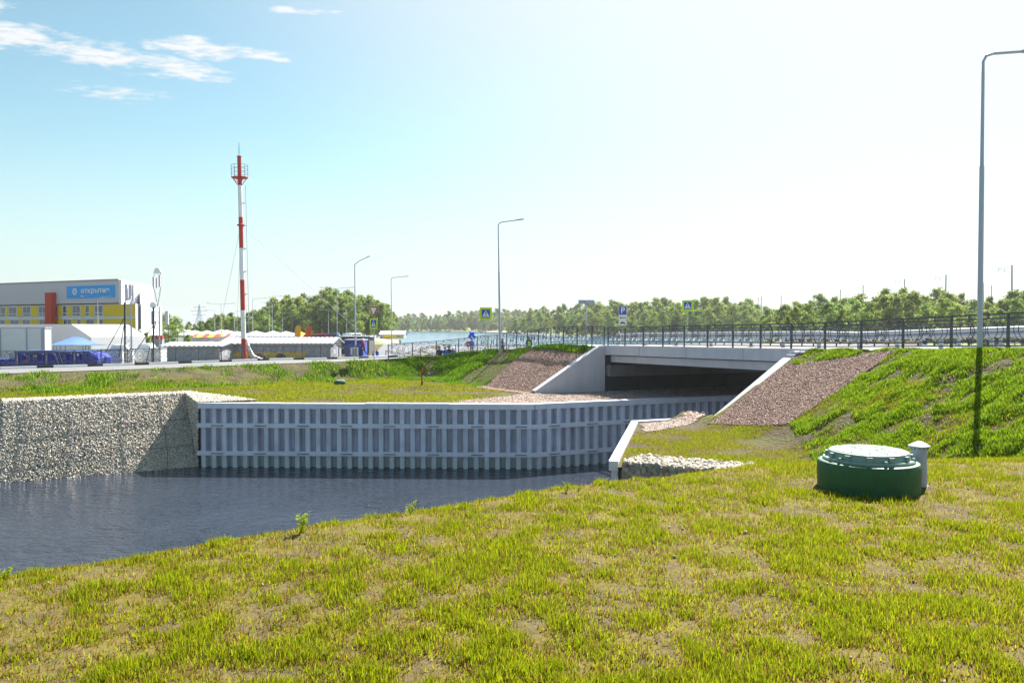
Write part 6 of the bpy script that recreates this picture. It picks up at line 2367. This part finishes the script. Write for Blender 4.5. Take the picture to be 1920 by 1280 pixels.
def area_grass(name, label, poly, hfun, n, hh, wid, dark=0.0, tone=(1, 1, 1), zfade=None, clump=1.0, straw0=0.25, seed=50, excl=(), bare=0.35):
    P = np.array(poly)
    lo, hi = P.min(0), P.max(0)
    c = RNG.uniform(lo, hi, (n * 4, 2))
    c = c[in_poly(c, poly)]
    for e in excl:
        c = c[~in_poly(c, e)]
    lu = fbm(c[:, 0], c[:, 1], clump, 4, seed)
    if zfade:
        zz = hfun(c[:, 0], c[:, 1]) + 0.5 * (fbm(c[:, 0], c[:, 1], 1.1, 3, 77) - 0.5)
        k = RNG.random(len(c)) < sstep(zfade[0], zfade[1], zz)
        c, lu = c[k], lu[k]
    k = RNG.random(len(c)) < np.clip((lu - bare) * 4, 0.05, 1)
    c, lu = c[k][:n], lu[k][:n]
    m = len(c)
    Pz = np.column_stack([c, hfun(c[:, 0], c[:, 1])])
    h = hh * (0.5 + 1.0 * np.clip((lu - 0.35) * 2.6, 0, 1)) * RNG.uniform(0.6, 1.3, m)
    col = pick_cols(m, lu, np.clip(straw0 + (0.5 - lu) * 1.2, 0.02, 0.9))
    if dark:
        dm = RNG.random(m) < dark
        col = np.where(dm[:, None], DARK * RNG.uniform(0.8, 1.5, (m, 1)), col)
    col = col * np.array(tone)
    return blades(name, Pz, h, wid * RNG.uniform(0.7, 1.3, m), col, label, 0.6, cheap=True)


GS_NEAR = [uv(*p) for p in [(19.0, 24.3), (22.7, 24.3), (22.95, 19.1), (21.0, 19.5), (18.9, 20.1)]]
GSTRIP = [uv(*p) for p in [(15.9, 24.0), (17.35, 26.45), (41, 26.45), (41, 25.1), (19.85, 24.95), (19.5, 25.2)]]
GAB_N = [(2.9, 21.4), (8.2, 18.5), (9.1, 19.9), (3.6, 22.9)]
area_grass('terrace_grass', 'short yellowish grass on the near terrace before the gravel slope', [(3.0, 22.0), (4.4, 28.6), (8.0, 30.6), (10.4, 27.6), (12.0, 23.5), (12.2, 16.0), (8.6, 18.3)], h_near, 70000, 0.055, 0.008, straw0=0.45, excl=(GS_NEAR, GSTRIP, GAB_N), seed=61, clump=0.7, bare=0.28)
area_grass('embankment_grass', 'lush clumped green growth on the embankment right of the bridge', [(9.2, 26.6), (11.2, 31.6), (12.1, 31.9), (13.6, 27.5), (14.4, 23.7), (15.5, 18.4), (13.0, 13.5), (9.6, 15.0), (8.0, 20.0)], h_near, 165000, 0.085, 0.011, dark=0.26, tone=(0.66, 0.86, 1.0), zfade=(3.1, 3.75), straw0=0.02, excl=(GS_NEAR,), seed=71, clump=1.8, bare=0.36)
GS_FAR = [uv(*p) for p in [(18.9, 40.8), (23.1, 40.8), (22.85, 47.6), (22.2, 48.3), (18.4, 46.4)]]
GSH = [uv(*p) for p in [(13.4, 38.05), (16.0, 35.05), (17.2, 34.86), (41, 34.86), (41, 40.5), (19.8, 40.42), (19.3, 40.9), (17.5, 39.9)]]
area_grass('far_terrace_grass', 'flat pale green grass on the far terrace above the pile wall', [(-15, 39.5), (-2.5, 39.0), (1.2, 44.7), (-2.2, 50.6), (-6, 56), (-11, 57.5), (-24, 46.5), (-34, 37.5), (-33, 31.5), (-24, 37.4), (-17.4, 42.2)], h_far, 95000, 0.075, 0.015, straw0=0.26, excl=(GS_FAR, GSH), seed=81, clump=0.35, bare=0.22)
kp = [(p[0], p[1]) for p in K2[2:15]]
area_grass('roadside_bank_grass', 'weedy green growth on the brown bank below the side road', [(-4, 53.5), (-9.6, 60.6), (-12.6, 59.5), (-26.2, 47.5), (-40, 35.2), (-36, 31.5), (-22, 43.5), (-11, 54.5), (-6.5, 56.0)], h_far, 60000, 0.17, 0.022, dark=0.38, tone=(0.70, 0.88, 1.0), straw0=0.06, seed=91, clump=0.55, bare=0.42)
fence_in = [(p[0] + 0.1, p[1] + 0.05) for p in K2[1:16]]
area_grass('approach_bank_grass', 'green growth on the bank below the curving railing', [uv(18.4, 46.6), uv(22.2, 48.4), uv(22.85, 47.7), uv(23.1, 40.95)] + fence_in + [(-9.6, 60.6), (-8.6, 57.5), (-4.5, 54.0), (-2.6, 51.0)], h_far, 75000, 0.13, 0.018, dark=0.22, tone=(0.75, 0.90, 1.0), straw0=0.05, seed=95, clump=0.6, bare=0.36, excl=(GS_FAR,))


# ------------------------------------------------------------------ single weeds at the water's edge
def weed(px, D, h, label):
    x = X(px, D)
    z = float(h_fore(np.array([x]), np.array([D]))[0])
    root = thing('weed', label, 'plant', (x, D, z))
    rr = random.Random(int(px))
    for k in range(4):
        a = rr.uniform(0, 6.28); ln = h * rr.uniform(0.7, 1.0)
        tip = Vector((math.cos(a) * ln * 0.42, math.sin(a) * ln * 0.42, ln))
        pts = [Vector((0, 0, -0.02)), tip * 0.5 + Vector((0, 0, ln * 0.06)), tip]
        st_ = part('stem', MB().tube([tuple(p) for p in pts], [0.004, 0.003, 0.002], 5), M['weed'], root)
        for j in range(9):
            t = 0.30 + 0.08 * j
            c = tip * t
            aa = rr.uniform(0, 6.28); s = h * 0.27 * (1.15 - t * 0.5)
            d = Vector((math.cos(aa), math.sin(aa), 0.5)) * s
            n = Vector((-math.sin(aa), math.cos(aa), 0)) * s * 0.30
            part('leaf', MB().add([c, c + d * 0.5 + n, c + d, c + d * 0.5 - n], [(0, 1, 2, 3)]), M['weed'], st_)
    return root


M['weed'] = bpy.data.materials.new('weed_leaf')
M['weed'].use_nodes = True
t = M['weed'].node_tree
t.nodes.clear()
o_ = t.nodes.new('ShaderNodeOutputMaterial'); d_ = t.nodes.new('ShaderNodeBsdfDiffuse'); r_ = t.nodes.new('ShaderNodeBsdfTranslucent'); m_ = t.nodes.new('ShaderNodeMixShader')
d_.inputs[0].default_value = (0.30, 0.38, 0.02, 1); r_.inputs[0].default_value = (0.45, 0.52, 0.02, 1); m_.inputs[0].default_value = 0.6
t.links.new(d_.outputs[0], m_.inputs[1]); t.links.new(r_.outputs[0], m_.inputs[2]); t.links.new(m_.outputs[0], o_.inputs[0])
weed(562, 5.75, 0.17, 'tall leafy weed with several stems at the edge of the front bank')
weed(768, 6.4, 0.12, 'small leafy weed rising before dark water on the front bank')
weed(1062, 7.2, 0.10, 'leafy seedling beside another near the end of the pile wall')
weed(1085, 7.3, 0.06, 'tiny seedling near the end of the short pile wall')
weed(5, 4.7, 0.10, 'leafy weed at the waterside tip of the front bank')
# pale pebbles in the front grass
n = 130
py_ = 3.0 + 5.0 * RNG.random(n); px_ = (RNG.random(n) * 2 - 1) * py_ * 0.65
d, _ = polydist([(a, b, 0) for a, b in K0], px_, py_)
k = d < -0.1
P = np.column_stack([px_, py_, h_fore(px_, py_) + 0.006])[k]
o = stones('pebbles', P, 0.013, [(0.30, 0.27, 0.24), (0.24, 0.21, 0.18), (0.38, 0.36, 0.33), (0.22, 0.16, 0.12)])
tag(o, 'small pale pebbles strewn in the front grass', 'pebbles')
print('foreground blades', nfg)

# ------------------------------------------------------------------ thin summer haze
hz_m = bpy.data.materials.new('thin_haze')
hz_m.use_nodes = True
t = hz_m.node_tree
t.nodes.clear()
o_ = t.nodes.new('ShaderNodeOutputMaterial'); pv = t.nodes.new('ShaderNodeVolumePrincipled')
pv.inputs['Color'].default_value = (0.93, 0.96, 1.0, 1)
pv.inputs['Density'].default_value = 0.00015
pv.inputs['Anisotropy'].default_value = 0.3
t.links.new(pv.outputs[0], o_.inputs['Volume'])
tag(part('haze', MB().box((0, 460, 11.5), (1900, 1200, 27.0)), hz_m, None), 'thin pale summer haze over the lake and the woods', 'haze', kind='stuff')
